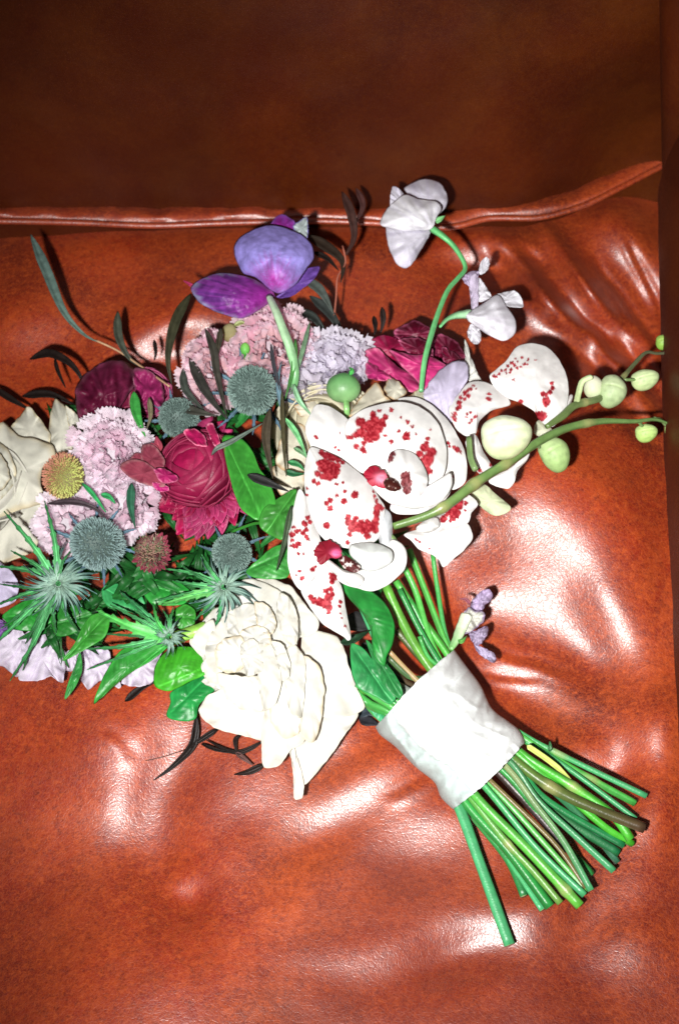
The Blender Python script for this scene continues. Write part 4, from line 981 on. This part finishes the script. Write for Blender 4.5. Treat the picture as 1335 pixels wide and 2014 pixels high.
sprig('thin green blades rising behind the sea holly toward the pale curved stem', (560, 760, 0),
      [([(700, 830, .082), (690, 980, .082), (640, 1180, .078)], 8, (.05, .16, .04)), ([(560, 860, .080), (580, 1000, .080), (630, 1180, .078)], 6, (.05, .05, .06)), ([(780, 740, .076), (740, 900, .078), (670, 1150, .076)], 7, (.12, .2, .12)), ([(640, 1277, .076), (600, 1100, .078), (620, 960, .076)], 8, (.12, .2, .24)),
       ([(690, 1090, .08), (720, 1180, .078), (800, 1277, .07)], 8, (.2, .38, .22))], z3, g='thin blades')
sprig('narrow green leaves between the two left ranunculus and the pale ruffled head', (270, 840, 0),
      [([(782, 385, .066), (800, 520, .066), (850, 650, .064)], 17, (.03, .2, .035)), ([(770, 920, .074), (765, 1050, .072), (790, 1180, .070)], 14, (.02, .09, .05)), ([(870, 420, .062), (880, 520, .062), (860, 600, .060)], 8, (.12, .10, .06)),
       ([(280, 1040, .068), (430, 1030, .074), (560, 1070, .074), (640, 1160, .072)], 9, (.035, .025, .03)), ([(590, 985, .072), (640, 1000, .073), (675, 1040, .072)], 9, (.03, .25, .08)), ([(480, 920, .07), (540, 980, .072), (620, 1090, .072)], 7, (.03, .25, .08))], z1, g='narrow green leaves')
sprig('blue-green thread-like blades between the white orchid petal and the sea holly', (575, 880, 0),
      [([(0, 270, .084), (80, 380, .084), (145, 530, .082)], 9, (.12, .33, .14)), ([(20, 560, .080), (90, 580, .080), (130, 620, .078)], 9, (.02, .12, .04)), ([(0, 620, .08), (60, 640, .08), (130, 640, .078)], 10, (.02, .10, .04)), ([(60, 470, .082), (110, 500, .08), (150, 540, .08)], 6, (.1, .2, .1))], z5, g='thread-like blades')

# --- purple flower
t = thing('purple_anemone', 'purple flower with two cupped petals nodding on a thick pale green stem', 'flower', P(530, 560, 0), G)
def purple_fn(px_, py_):
    def fn(X, Y, R, T, C):
        d = np.hypot((X - px_) , (Y - py_)); s = fbm(np.arctan2(Y - py_ - 20, X - px_) * 24, d / 50, 3, 2) * 1.1
        C = lerp(C, (.30, .008, .22), np.clip(1 - d / 62 + s * .35, 0, 1) * .9)
        return lerp(C, (.20, .17, .50), np.clip((R - .78) * 3.0, 0, 1) * .5)
    return fn
petals(t, [([(545, 200), (590, 135), (630, 122), (692, 158), (705, 210), (640, 240), (575, 235)], .070, dict(col=(.15, .06, .36), tilt=(0, -.3), colfn=purple_fn(555, 450))),
           ([(685, 190), (720, 160), (765, 138), (772, 230), (752, 268), (705, 240)], .074, dict(col=(.45, .52, .52), tilt=(.3, 0), edge=(.2, .15, .5))),
           ([(590, 592), (690, 520), (750, 440), (835, 418), (812, 480), (742, 545), (665, 592)], .066, dict(col=(.14, .06, .32))),
           ([(348, 310), (385, 250), (460, 205), (560, 178), (650, 198), (740, 240), (795, 300), (803, 370), (765, 430), (700, 520), (610, 572), (545, 545), (470, 480), (405, 460), (365, 390)], .078, dict(dome=.013, col=(.25, .21, .54), colfn=purple_fn(540, 555))),
           ([(103, 545), (150, 495), (250, 457), (350, 460), (470, 490), (560, 548), (582, 592), (530, 640), (430, 705), (370, 712), (260, 682), (150, 622)], .074, dict(dome=.009, col=(.10, .02, .16), colfn=base_vein(545, 592, (.24, .04, .30), .8, 30, 0, 110, (.26, .008, .20)), edge=(.22, .22, .36)))],
       z3, M_purple, (.14, .05, .34), wrinkle=.0014, wf=20, rough=.6, nth=110, nr=22, ruffle=.0015)
blade('petal_tip', z3([(125, 535, .072), (90, 515, .072), (62, 500, .072)]), 6, M_purple, t, col=(.35, .03, .1), base=.02)
tube('stem', z3([(548, 592, .080), (590, 680, .088), (632, 790, .088), (672, 900, .084), (698, 1020, .080), (690, 1110, .074)]), [7.5, 8.5, 9.5, 10, 9, 7.5], M_stem, t, (.46, .60, .42), (.12, .36, .12), n=36)

# --- sweet peas
t = thing('sweet_pea', 'white-lilac sweet pea with two blooms on a curved green stem, top right', 'flower', P(830, 760, 0), G)
tube('stem', z4([(525, 375, .074), (600, 425, .074), (680, 500, .072), (745, 620, .070), (700, 690, .072), (640, 760, .074), (590, 870, .076), (540, 1020, .078), (492, 1200, .080), (468, 1400, .078)]), [9, 6, 5.2, 5.0, 5.2, 5.5, 5.8, 6, 5.6, 4.6], M_stem, t, (.10, .38, .13), (.13, .42, .16), n=60)
tube('side_stem', z4([(588, 995, .077), (630, 950, .074), (690, 925, .070), (780, 915, .066)]), [3, 4.5, 8, 11], M_stem, t, (.12, .4, .15), (.35, .55, .35), n=20)
blade('sepal', z4([(560, 335, .078), (590, 318, .078), (618, 300, .078)]), 10, M_leaf, t, col=(.2, .5, .2), base=.05)
b1 = bpy.data.objects.new('bloom', None); COL.objects.link(b1); b1.parent = t; b1.location = P(800, 430, .07) - origin(t); b1['label'] = 'larger pale bloom at the tip of the stem'
SW = (.74, .72, .80)
petals(b1, [([(365, 130), (430, 85), (510, 68), (590, 98), (628, 160), (632, 220), (602, 270), (555, 300), (500, 280), (430, 215)], .070, dict(tilt=(0, -.15), dome=.006)),
            ([(288, 125), (310, 118), (350, 150), (385, 215), (335, 245), (275, 250)], .074, dict(tilt=(-.2, 0))),
            ([(248, 370), (300, 335), (420, 340), (525, 385), (502, 460), (442, 560), (402, 612), (360, 628), (312, 592), (270, 500)], .076, dict(dome=.006)),
            ([(280, 230), (370, 165), (450, 190), (560, 208), (600, 250), (565, 310), (530, 385), (400, 395), (260, 375), (212, 350), (240, 285)], .081, dict(dome=.006, col=(.80, .79, .82)))],
       z4, M_white, SW, crease=.0012, foot=(852, 452), wrinkle=.0012, wf=26, ruffle=.002, rough=.7, nth=80, colfn=cup_vein((.5, .44, .66), .22, 8))
b2 = bpy.data.objects.new('bloom', None); COL.objects.link(b2); b2.parent = t; b2.location = P(970, 610, .06) - origin(t); b2['label'] = 'smaller open bloom with split petals on the side stem'
petals(b2, [([(830, 642), (848, 582), (878, 556), (898, 590), (882, 640), (842, 668)], .062), ([(728, 692), (780, 648), (835, 650), (812, 700), (770, 742)], .060, dict(col=(.6, .5, .68))),
            ([(770, 700), (822, 670), (825, 860), (790, 900)], .062, dict(col=(.66, .58, .72))), ([(818, 760), (830, 688), (872, 740), (908, 800), (882, 822), (825, 838)], .060),
            ([(758, 1040), (780, 975), (832, 1000), (842, 1060), (830, 1098), (790, 1098)], .056), ([(930, 800), (960, 785), (1050, 768), (1092, 808), (1108, 868), (1050, 872), (990, 858), (930, 840)], .064, dict(tilt=(-.2, -.2))),
            ([(750, 930), (850, 850), (950, 790), (1000, 860), (1062, 955), (1052, 1040), (990, 1082), (920, 1062), (830, 1005)], .068, dict(dome=.006, colfn=cup_vein((.55, .45, .6), .15, 8)))],
       z4, M_white, (.76, .75, .80), crease=.0012, foot=(915, 622), wrinkle=.0012, wf=22, rough=.6, nth=60, ruffle=.003)
t = thing('sweet_pea', 'single broad lilac petal and pointed white sepal right of the crimson ranunculus', 'flower', P(885, 770, 0), G)
petals(t, [([(478, 1420), (510, 1360), (560, 1290), (640, 1225), (700, 1208), (752, 1215), (760, 1330), (720, 1400), (700, 1560), (620, 1600), (540, 1520)], .074, dict(dome=.005)),
           ([(740, 1075), (760, 1110), (785, 1200), (845, 1330), (860, 1345), (790, 1350), (752, 1310), (745, 1200)], .066, dict(name='sepal', col=(.72, .72, .68)))], z4, M_white, (.62, .57, .72), crease=.002, foot=(880, 840), wrinkle=.0015, wf=30, rough=1.4, ruffle=.003, nth=90)
t = thing('sweet_pea', 'small wilted lilac bloom hanging beside the stems above the wrap', 'flower', P(940, 1240, 0), G)
petals(t, [([(862, 325), (915, 262), (968, 238), (998, 270), (982, 310), (950, 335), (930, 375), (880, 385)], .030, dict(tilt=(.2, -.2))), ([(800, 420), (850, 350), (900, 370), (945, 375), (942, 430), (870, 490), (800, 510), (775, 490)], .034, dict(col=(.66, .66, .60))),
           ([(855, 500), (915, 480), (962, 458), (968, 500), (932, 562), (890, 572)], .030, dict(col=(.45, .38, .52))), ([(885, 565), (940, 588), (1000, 618), (1018, 650), (1000, 678), (950, 652), (905, 615)], .026, dict(col=(.50, .44, .60)))],
       z8, M_white, (.56, .46, .66), wrinkle=.004, wf=14, ruffle=.005, rough=1.0, edge=(.36, .26, .42), nth=60)
tube('calyx', z8([(745, 600, .040), (785, 530, .038), (840, 400, .036)]), [5, 10, 12], M_stem, t, (.14, .36, .10), (.66, .70, .55)); blade('sepal', z8([(865, 330, .038), (835, 300, .040), (800, 296, .040)]), 6, M_dark, t, col=(.2, .06, .08)); blade('sepal', z8([(790, 540, .040), (810, 550, .042), (840, 520, .040)]), 8, M_leaf, t, col=(.1, .3, .06))

# --- the cream rose in front
t = thing('rose', 'large open cream rose in front, its outer petals folded to points at the bottom', 'rose', P(560, 1340, 0), 'roses in the bouquet')
CE = (.67, .60, .44)
petals(t, [([(800, 1065), (822, 1058), (872, 1240), (866, 1332), (820, 1337), (812, 1200)], 0.0460, dict(tilt=(0.120, 0.000), nth=50)),
           ([(790, 1070), (850, 900), (980, 780), (1130, 760), (1178, 870), (1080, 1010), (990, 1135), (880, 1258), (832, 1180)], 0.0445, dict(tilt=(0.000, -0.036))),
           ([(870, 415), (960, 402), (1062, 440), (1112, 540), (1150, 680), (1213, 822), (1130, 872), (980, 885), (900, 760), (860, 560)], 0.0491, dict(tilt=(-0.072, 0.000))),
           ([(555, 118), (690, 106), (800, 150), (862, 230), (958, 345), (945, 400), (870, 435), (760, 420), (600, 300), (500, 200)], 0.0537, dict(tilt=(0.030, -0.090))),
           ([(340, 310), (380, 270), (440, 268), (540, 320), (560, 470), (460, 600), (330, 600), (300, 540), (232, 462)], 0.0506, dict(tilt=(-0.090, 0.000))),
           ([(300, 682), (345, 655), (420, 690), (430, 740), (370, 722)], 0.0460, dict(nth=40)),
           ([(285, 845), (320, 780), (380, 735), (470, 700), (640, 740), (680, 860), (655, 1010), (520, 980), (390, 945), (325, 905)], 0.0506, dict(tilt=(-0.030, 0.072))),
           ([(640, 900), (700, 740), (820, 700), (920, 880), (870, 1020), (800, 1062), (740, 1152), (650, 1163), (638, 1050)], 0.0552, dict(tilt=(0.000, 0.072))),
           ([(430, 265), (525, 120), (600, 110), (700, 150), (820, 240), (850, 420), (780, 540), (600, 500), (480, 400)], 0.0583, dict(tilt=(0.000, -0.090))),
           ([(840, 560), (900, 545), (960, 600), (990, 720), (970, 900), (930, 1020), (860, 980), (820, 800)], 0.0599, dict(tilt=(-0.150, 0.030), edge=(.70, .60, .42))),
           ([(780, 500), (830, 480), (880, 560), (880, 720), (860, 880), (800, 860), (760, 680)], 0.0645, dict(tilt=(-0.150, 0.000))),
           ([(690, 720), (760, 640), (840, 700), (860, 800), (850, 960), (760, 1000), (690, 900)], 0.0622, dict(tilt=(-0.060, 0.090), edge=(.70, .60, .42))),
           ([(740, 190), (800, 220), (838, 320), (842, 440), (810, 490), (750, 420), (720, 300)], 0.0676, dict(tilt=(-0.180, -0.060))),
           ([(330, 470), (420, 330), (540, 300), (560, 420), (500, 560), (400, 640), (335, 590)], 0.0614, dict(tilt=(-0.120, -0.060))),
           ([(390, 640), (500, 650), (640, 660), (660, 760), (640, 850), (520, 835), (430, 760)], 0.0645, dict(tilt=(0.000, 0.150))),
           ([(620, 480), (700, 470), (745, 560), (750, 700), (715, 810), (650, 840), (620, 700)], 0.0706, dict(tilt=(-0.120, 0.060))),
           ([(690, 460), (760, 480), (800, 580), (790, 660), (750, 680), (720, 560)], 0.0698, dict(tilt=(-0.180, 0.000))),
           ([(235, 462), (300, 380), (360, 340), (400, 420), (410, 540), (400, 700), (350, 690), (300, 600), (320, 550)], 0.0618, dict(tilt=(-0.180, 0.000), rough=3.0)),
           ([(450, 300), (540, 250), (620, 270), (610, 360), (540, 420), (450, 420)], 0.0652, dict(tilt=(-0.060, -0.180))), ([(600, 240), (680, 260), (720, 340), (700, 420), (620, 390)], 0.0669, dict(tilt=(-0.120, -0.120), edge=(.70, .60, .42))),
           ([(520, 400), (600, 370), (680, 400), (690, 470), (600, 500), (530, 470)], 0.0698, dict(tilt=(0.000, -0.210), edge=(.70, .60, .42))),
           ([(380, 500), (430, 440), (520, 430), (560, 500), (540, 600), (460, 640), (390, 600)], 0.0695, dict(tilt=(-0.090, 0.060), edge=(.70, .60, .42))),
           ([(520, 480), (590, 440), (640, 500), (640, 620), (560, 660), (530, 580)], 0.0726, dict(tilt=(-0.150, 0.060)))],
       z7, M_cream, (.71, .705, .665), edge=(.70, .68, .60), dome=.0006, wrinkle=.0014, wf=55, ruffle=.0022, rough=1.4, nth=120, nr=18, curl=.0004, crease=.0010, cf=9, colfn=base_vein(475, 1285, (.70, .67, .58), .45, 9), foot=(475, 1285), ten=.65)
globe(t, 470, 1285, .036, 76, (-.25, .18, 1), 5, M_cream, (.70, .67, .58), (.70, .69, .64), (.70, .66, .56), seed=21, np0=2, np1=5, top0=10, top1=75, flare=.10, squash=.5, ruff=.03)

# ============================================================ orchid sprays on top
def ospots(l, conv, f): return [(*conv([(a, b)])[0], r / f) for a, b, r in l]
spA2 = [(495,300,28),(520,320,25),(560,330,40),(590,290,30),(580,250,18),(600,340,40),(570,380,40),(600,400,25),(560,410,25),(500,370,30),(470,385,22),(440,400,15),(415,402,12),(470,460,18),(520,440,18),(510,480,18),(525,495,15),(640,300,20),(660,270,18),(620,228,12),(698,222,13),(650,320,15),(545,400,30),(658,390,10),(750,362,11),(697,430,15),(795,400,22),(805,385,18),(805,300,14),(835,333,9),(862,378,8),(760,272,6),(953,350,6),(935,410,12),(930,440,15),(915,470,25),(885,510,22),(960,500,30),(940,540,35),(900,560,20),(930,580,25),(925,620,28),(950,625,18),(915,650,20)]
spA3 = [(1045,470,14),(1045,510,12),(1130,480,18),(1070,440,10),(1105,465,10),(1000,340,8),(1020,355,8),(1100,660,10),(1150,500,8),(1080,460,9)]
spIn = [(790,655,28),(797,700,32),(802,745,25),(705,505,20),(690,540,22)]
spA1 = [(205,395,10),(212,410,8),(362,370,5),(330,470,8),(355,485,8)]
spB1 = [(240,500,18),(270,520,22),(310,530,28),(350,545,22),(380,565,15),(230,570,22),(260,600,35),(300,600,40),(330,620,30),(290,650,35),(215,640,20),(250,660,20),(190,690,15),(220,705,14),(270,570,28),(345,590,20),(330,655,18),(152,737,8),(150,780,8),(330,710,8),(345,708,8),(380,700,8),(394,755,12),(343,783,12),(457,778,23),(387,822,18),(275,835,16),(298,815,16),(298,868,16),(274,980,20),(415,925,18),(420,960,22),(450,970,25),(465,935,15),(480,990,32),(520,1000,35),(560,990,32),(590,970,25),(590,1010,22),(440,1000,25),(540,1050,20),(425,1040,15),(412,1090,13),(500,960,20),(540,960,18),(610,860,25),(635,870,15),(600,900,22),(600,940,20),(590,790,10),(600,820,12),(580,760,10)]
spB2 = [(60,990,12),(50,1040,18),(80,1020,15),(100,1010,12),(130,970,18),(150,930,15),(165,960,14),(140,1010,16),(120,1030,14),(90,1100,18),(75,1120,14),(60,1110,12),(150,1070,12),(140,1050,12),(50,1080,10),(92,1165,8),(123,1165,8),(180,1270,14),(200,1250,10),(95,1280,9),(115,1325,14),(75,1305,6),(40,1110,8)]
spB3 = [(170,1450,15),(190,1470,20),(230,1480,28),(270,1490,32),(290,1450,25),(270,1410,18),(290,1520,22),(290,1550,12),(320,1320,25),(310,1350,15),(300,1400,16),(310,1430,15),(365,1480,12),(355,1510,9),(365,1560,7),(370,1585,7),(395,1640,8),(300,1300,12)]
spC1 = [(1040,940,22),(1060,910,12),(1090,890,25),(1110,870,30),(1120,900,30),(1140,850,25),(1100,930,20),(1150,820,18),(1190,780,10),(1185,835,14),(1160,800,12),(1180,880,7),(1085,950,10)]
spC2 = [(860,1070,8),(885,1090,8),(950,1130,6),(870,1080,6)]
spD1 = [(310,280,8),(325,285,8),(340,270,7),(355,250,7),(375,250,7),(390,225,8),(410,210,10),(425,220,8),(440,200,7),(465,180,7),(500,190,7),(480,215,8),(460,230,7),(440,235,7),(405,245,8),(400,260,7),(495,215,5),(380,265,6),(540,190,4),(420,300,6),(430,185,6),(630,320,10),(635,345,12),(620,370,12),(600,385,10),(580,380,13),(600,420,22),(600,435,15),(575,500,25),(555,495,18),(595,505,12),(460,420,12)]
spD2 = [(130,400,12),(120,430,14),(110,460,12),(95,490,12),(85,510,8),(150,375,12),(165,360,10),(185,350,9),(200,335,7),(215,350,7),(170,390,12),(150,410,10),(125,450,10),(100,520,8),(85,545,7),(285,380,10),(285,410,12),(275,405,8),(205,510,8),(190,525,8),(175,540,8),(165,490,7),(180,480,7),(215,505,6),(160,505,5)]
spD3 = [(235,800,10),(292,772,10)]
S5 = lambda l: ospots(l, z5, 3.3375); S6 = lambda l: ospots(l, z6, 2.81)
OK = dict(dome=.004, wrinkle=.0010, wf=45, ruffle=.0012, rough=.5, nth=190, nr=48, thick=.0003)
OS = dict(dome=.003, wrinkle=.0010, wf=30, ruffle=.0012, rough=.5, nth=90, nr=24, thick=.0003)
spray = thing('orchid_spray', 'white orchid spray with red-spotted flowers and pale buds on the lower green stem', 'orchid', P(900, 960, 0), 'red-spotted white orchid sprays')
STH = .100
tube('stem', [(*z6([(-245, 1110)])[0], .098), (*z6([(-60, 1050)])[0], .100), (*z6([(60, 985)])[0], .102), (*z6([(230, 855)])[0], .102), (*z6([(400, 750)])[0], .100), (*z6([(560, 640)])[0], .096), (*z6([(720, 565)])[0], .090), (*z6([(900, 530)])[0], .082), (*z6([(1080, 530)])[0], .074), (*z6([(1200, 520)])[0], .068), (*z6([(1290, 550)])[0], .062)],
     [7, 8.5, 9.5, 10.5, 9.5, 9, 8.5, 7.5, 5.5, 4, 2.5], M_stem, spray, (.10, .17, .045), (.11, .20, .06), n=80, m=14, joints=(.17, .30, .42, .72), seed=3)
def flower(label, x, y, par=spray):
    o = bpy.data.objects.new('orchid_flower', None); COL.objects.link(o); o.parent = par; o.location = P(x, y, .09) - origin(par); o['label'] = label; return o
fC = flower('flower under the stem, its red-flecked petals on the right', 900, 1040)
petals(fC, [([(780, 1040), (860, 1010), (1000, 980), (1150, 950), (1205, 975), (1232, 1060), (1182, 1132), (1100, 1205), (1040, 1252), (1005, 1200), (955, 1165), (880, 1135), (825, 1075)], .074, dict(spots=S5(spC2), tilt=(.0, .12))),
            ([(880, 1010), (980, 930), (1040, 890), (1100, 830), (1180, 775), (1232, 795), (1264, 842), (1222, 900), (1202, 960), (1130, 985), (1060, 1000), (960, 1040)], .082, dict(spots=S5(spC1), tilt=(.1, 0))),
            ([(860, 1000), (930, 940), (1000, 930), (1010, 990), (930, 1030)], .088, dict(name='lip', nth=60, nr=12))], z5, M_white, ORCH, **OK)
fA = flower('upper flower with a big rounded spotted petal', 790, 880)
petals(fA, [([(740, 150), (850, 135), (960, 185), (1055, 275), (1115, 360), (1175, 480), (1195, 600), (1180, 700), (1100, 745), (1030, 700), (1000, 500), (960, 300), (860, 210)], .086, dict(spots=S5(spA3), tilt=(.15, -.05))),
            ([(1040, 680), (1080, 620), (1100, 720), (1060, 800), (980, 870), (860, 905), (740, 905), (690, 870), (720, 820), (850, 830), (960, 770)], .090, dict(tilt=(0, .1), colfn=lambda X, Y, R, T, C: lerp(C, (.74, .45, .66), .55 * np.exp(-((X - 838) / 12) ** 2 - ((Y - 967) / 10) ** 2) + .5 * np.exp(-((X - 772) / 9) ** 2 - ((Y - 988) / 7) ** 2)))),
            ([(197, 195), (230, 185), (285, 195), (355, 235), (420, 290), (490, 390), (570, 500), (620, 600), (600, 660), (520, 640), (430, 600), (340, 560), (250, 510), (185, 480), (145, 400), (138, 320)], .094, dict(spots=S5(spA1), tilt=(.05, -.05), name='sepal')),
            ([(430, 270), (520, 215), (640, 180), (770, 168), (865, 190), (945, 240), (1005, 310), (1042, 400), (1062, 480), (1055, 600), (1020, 682), (960, 710), (880, 700), (780, 660), (660, 640), (560, 600), (480, 510), (420, 440), (395, 380), (400, 310)], .0995, dict(spots=S5(spA2), dome=.007)),
            ([(560, 705), (620, 745), (720, 785), (850, 800), (960, 745), (1035, 690), (1085, 630), (1095, 720), (1045, 800), (960, 850), (850, 870), (740, 850), (680, 830), (620, 780)], .1035, dict(tilt=(0, .1), name='lip', nth=90, nr=16, colfn=lambda X, Y, R, T, C: lerp(C, (.70, .42, .62), .6 * np.exp(-((X - 838) / 14) ** 2 - ((Y - 968) / 9) ** 2)))),
            ([(695, 500), (765, 480), (850, 508), (905, 580), (935, 660), (925, 740), (880, 790), (800, 800), (750, 750), (690, 660), (675, 570)], .1085, dict(spots=S5(spIn), spotcol=(.16, .015, .02), dome=.006, name='lip_lobe', nth=140, nr=36)),
            ([(520, 640), (560, 590), (600, 590), (650, 620), (680, 680), (660, 730), (600, 720), (550, 700)], .1085, dict(name='column', nth=90, nr=24, rough=2.0, col=(.40, .015, .04), dome=.0015, colfn=lambda X, Y, R, T, C: lerp(C, (.86, .30, .42), np.clip(1.5 * np.exp(-((X - 749) / 11) ** 2 - ((Y - 941) / 9) ** 2), 0, 1) * .95))),
            ([(648, 690), (690, 665), (740, 690), (760, 735), (720, 755), (670, 740)], .1125, dict(name='column', nth=50, nr=12, col=(.07, .012, .008), dome=.003, colfn=lambda X, Y, R, T, C: lerp(C, (.8, .6, .5), np.clip(noise(X / 3, Y / 3, 4) * 2 - .8, 0, 1))))],
       z5, M_white, ORCH, **OK)
fB = flower('lower flower with long pointed petals covered in red blotches', 690, 1050)
petals(fB, [([(250, 1220), (300, 1240), (370, 1380), (400, 1530), (433, 1705), (415, 1735), (380, 1705), (250, 1625), (160, 1505), (105, 1400), (150, 1280)], .082, dict(spots=S5(spB3), tilt=(.05, .2), dome=.005)),
            ([(60, 850), (95, 740), (140, 800), (200, 980), (270, 1200), (210, 1300), (115, 1405), (50, 1335), (18, 1200), (30, 1000)], .090, dict(spots=S5(spB2), tilt=(-.15, 0))),
            ([(640, 870), (692, 900), (706, 1000), (702, 1080), (690, 1160), (635, 1130), (610, 1000)], .098, dict(name='petal', nth=80, nr=16, col=(.68, .70, .72))),
            ([(165, 470), (230, 478), (330, 520), (420, 580), (510, 650), (570, 720), (620, 800), (655, 860), (645, 950), (615, 1060), (545, 1112), (440, 1132), (330, 1112), (270, 1080), (215, 1020), (170, 920), (140, 820), (132, 740), (128, 680), (135, 580)], .1005, dict(spots=S5(spB1), dome=.008, nth=220, nr=60)),
            ([(690, 1085), (740, 1080), (790, 1130), (800, 1190), (785, 1265), (720, 1335), (650, 1385), (560, 1412), (480, 1392), (390, 1365), (340, 1320), (400, 1270), (520, 1280), (640, 1240)], .098, dict(name='lip', nth=110, nr=22, tilt=(0, .15), colfn=lambda X, Y, R, T, C: lerp(C, (.78, .48, .66), .65 * np.exp(-((X - 744) / 14) ** 2 - ((Y - 1142) / 8) ** 2)))),
            ([(258, 1205), (290, 1205), (390, 1275), (490, 1300), (520, 1340), (470, 1385), (390, 1345), (300, 1270)], .104, dict(name='lip_lobe', nth=70, nr=14)),
            ([(430, 1110), (540, 1090), (640, 1110), (705, 1150), (700, 1220), (620, 1270), (540, 1280), (480, 1240), (430, 1170)], .1065, dict(name='lip_lobe', nth=80, nr=16, dome=.005, col=(.68,.70,.68))),
            ([(190, 1150), (235, 1090), (290, 1078), (345, 1110), (370, 1150), (350, 1200), (300, 1195), (240, 1235)], .1105, dict(name='column', nth=110, nr=26, col=(.26, .010, .025), dome=.0012, rough=2.2, colfn=lambda X, Y, R, T, C: lerp(C, (.86, .14, .32), np.clip(1.5 * np.exp(-((X - 661) / 9) ** 2 - ((Y - 1088) / 7) ** 2), 0, 1)))),
            ([(355, 1200), (400, 1180), (450, 1210), (495, 1250), (480, 1285), (430, 1285), (380, 1250)], .1135, dict(name='column', nth=60, nr=14, col=(.09, .012, .012), dome=.002, colfn=lambda X, Y, R, T, C: lerp(C, (.8, .7, .66), np.clip(noise(X / 3.5, Y / 3.5, 14) * 2 - .5, 0, 1))))],
       z5, M_white, ORCH, **OK)
fD = flower('small half-hidden flower pieces around the largest bud', 930, 900)
petals(fD, [([(185, 930), (250, 875), (335, 945), (402, 1000), (390, 1032), (320, 1052), (250, 1012)], .066, dict(name='sepal', col=(.62, .68, .46), tilt=(.1, .1))),
            ([(280, 860), (400, 765), (503, 695), (492, 745), (442, 802), (422, 870), (380, 902)], .074, {}),
            ([(155, 650), (205, 600), (255, 700), (305, 790), (250, 830), (195, 775)], .084, dict(spots=S6(spD3)))], z6, M_white, ORCH, **OS)
def bud(par, x, y, h, rx, ry, ang, c0=(.40, .50, .22), c1=(.62, .68, .42), lab=None):
    b = pod(par, 'bud', x, y, h, rx * .94, ry * .94, M_bud, c0, c1, ridg=.05, ang=math.radians(ang), pt=.12, seam=1)
    return b
bud(spray, 993, 855, .110, 54, 47, 10, (.52, .60, .32), (.74, .78, .58))
bud(spray, 1088, 890, .078, 31, 40, 30, (.30, .46, .16), (.46, .60, .28))
bud(spray, 1269, 850, .062, 24, 20, 10, (.36, .55, .14), (.5, .64, .26)); bud(spray, 1320, 846, .056, 16, 18, 10, (.30, .5, .12), (.44, .6, .22))
for a in ([(1262, 838, .066), (1255, 830, .070), (1248, 828, .074)], [(1310, 838, .058), (1298, 826, .062), (1285, 823, .066)], [(1060, 880, .084), (1045, 870, .092)] , [(935, 925, .1), (925, 900, .1), (922, 860, .1)], [(760, 1050, .098), (775, 1065, .096), (772, 1090, .09)]):
    tube('stalk', a, 3.5 if a[0][0] > 1000 else 6, M_stem, spray, (.14, .22, .08), n=10)
spray2 = thing('orchid_spray', 'upper orchid spray tip with two red-spotted petals and green buds beside the sofa arm', 'orchid', P(1100, 800, 0), 'red-spotted white orchid sprays')
tube('stem', z6([(600, 560, .088), (690, 500, .086), (760, 440, .084), (900, 400, .080), (1000, 310, .076), (1080, 220, .072), (1150, 150, .070), (1210, 155, .066), (1290, 150, .062)]), [5, 8, 8, 7.5, 6, 5, 4.5, 3.2, 3], M_stem, spray2, (.13, .20, .06), (.10, .10, .06), n=60, joints=(.3, .62), seed=5)
tube('stalk', z6([(765, 440, .084), (780, 370, .086), (800, 310, .088), (850, 285, .088)]), 6, M_stem, spray2, (.30, .36, .16), (.45, .55, .3), n=20)
fE = flower('open flower face with clusters of small red flecks', 1000, 750, spray2)
petals(fE, [([(60, 480), (75, 430), (110, 385), (170, 318), (240, 308), (320, 338), (385, 398), (400, 440), (300, 470), (230, 530), (210, 600), (160, 612), (105, 575)], .078, dict(spots=S6(spD2), dome=.005)),
            ([(287, 282), (330, 240), (380, 195), (435, 120), (520, 98), (602, 118), (662, 178), (702, 250), (722, 330), (722, 400), (705, 470), (672, 532), (622, 562), (560, 520), (530, 470), (450, 425), (385, 402), (315, 345)], .082, dict(spots=S6(spD1), dome=.007, nth=190, nr=48)),
            ([(560, 520), (620, 560), (640, 600), (580, 620), (530, 590)], .078, dict(name='sepal', col=(.66, .68, .52), nth=50, nr=10)), ([(700, 440), (735, 380), (745, 400), (720, 470), (690, 500)], .078, dict(name='sepal', nth=40, nr=8))],
       z6, M_white, ORCH, **OS)
bud(spray2, 1203, 767, .080, 30, 37, -15, (.34, .46, .22), (.52, .60, .36)); bud(spray2, 1266, 745, .068, 31, 23, 15, (.44, .56, .26), (.55, .66, .36)); bud(spray2, 1303, 672, .058, 17, 17, 0, (.20, .40, .05), (.34, .50, .12))
pod(spray2, 'bud_cap', 1166, 762, .080, 20, 24, M_bud, (.45, .52, .3), (.62, .60, .48)); tube('stalk', z6([(1030, 300, .074), (1060, 300, .072), (1090, 300, .070)]), 3.5, M_stem, spray2, (.14, .22, .08), n=10)
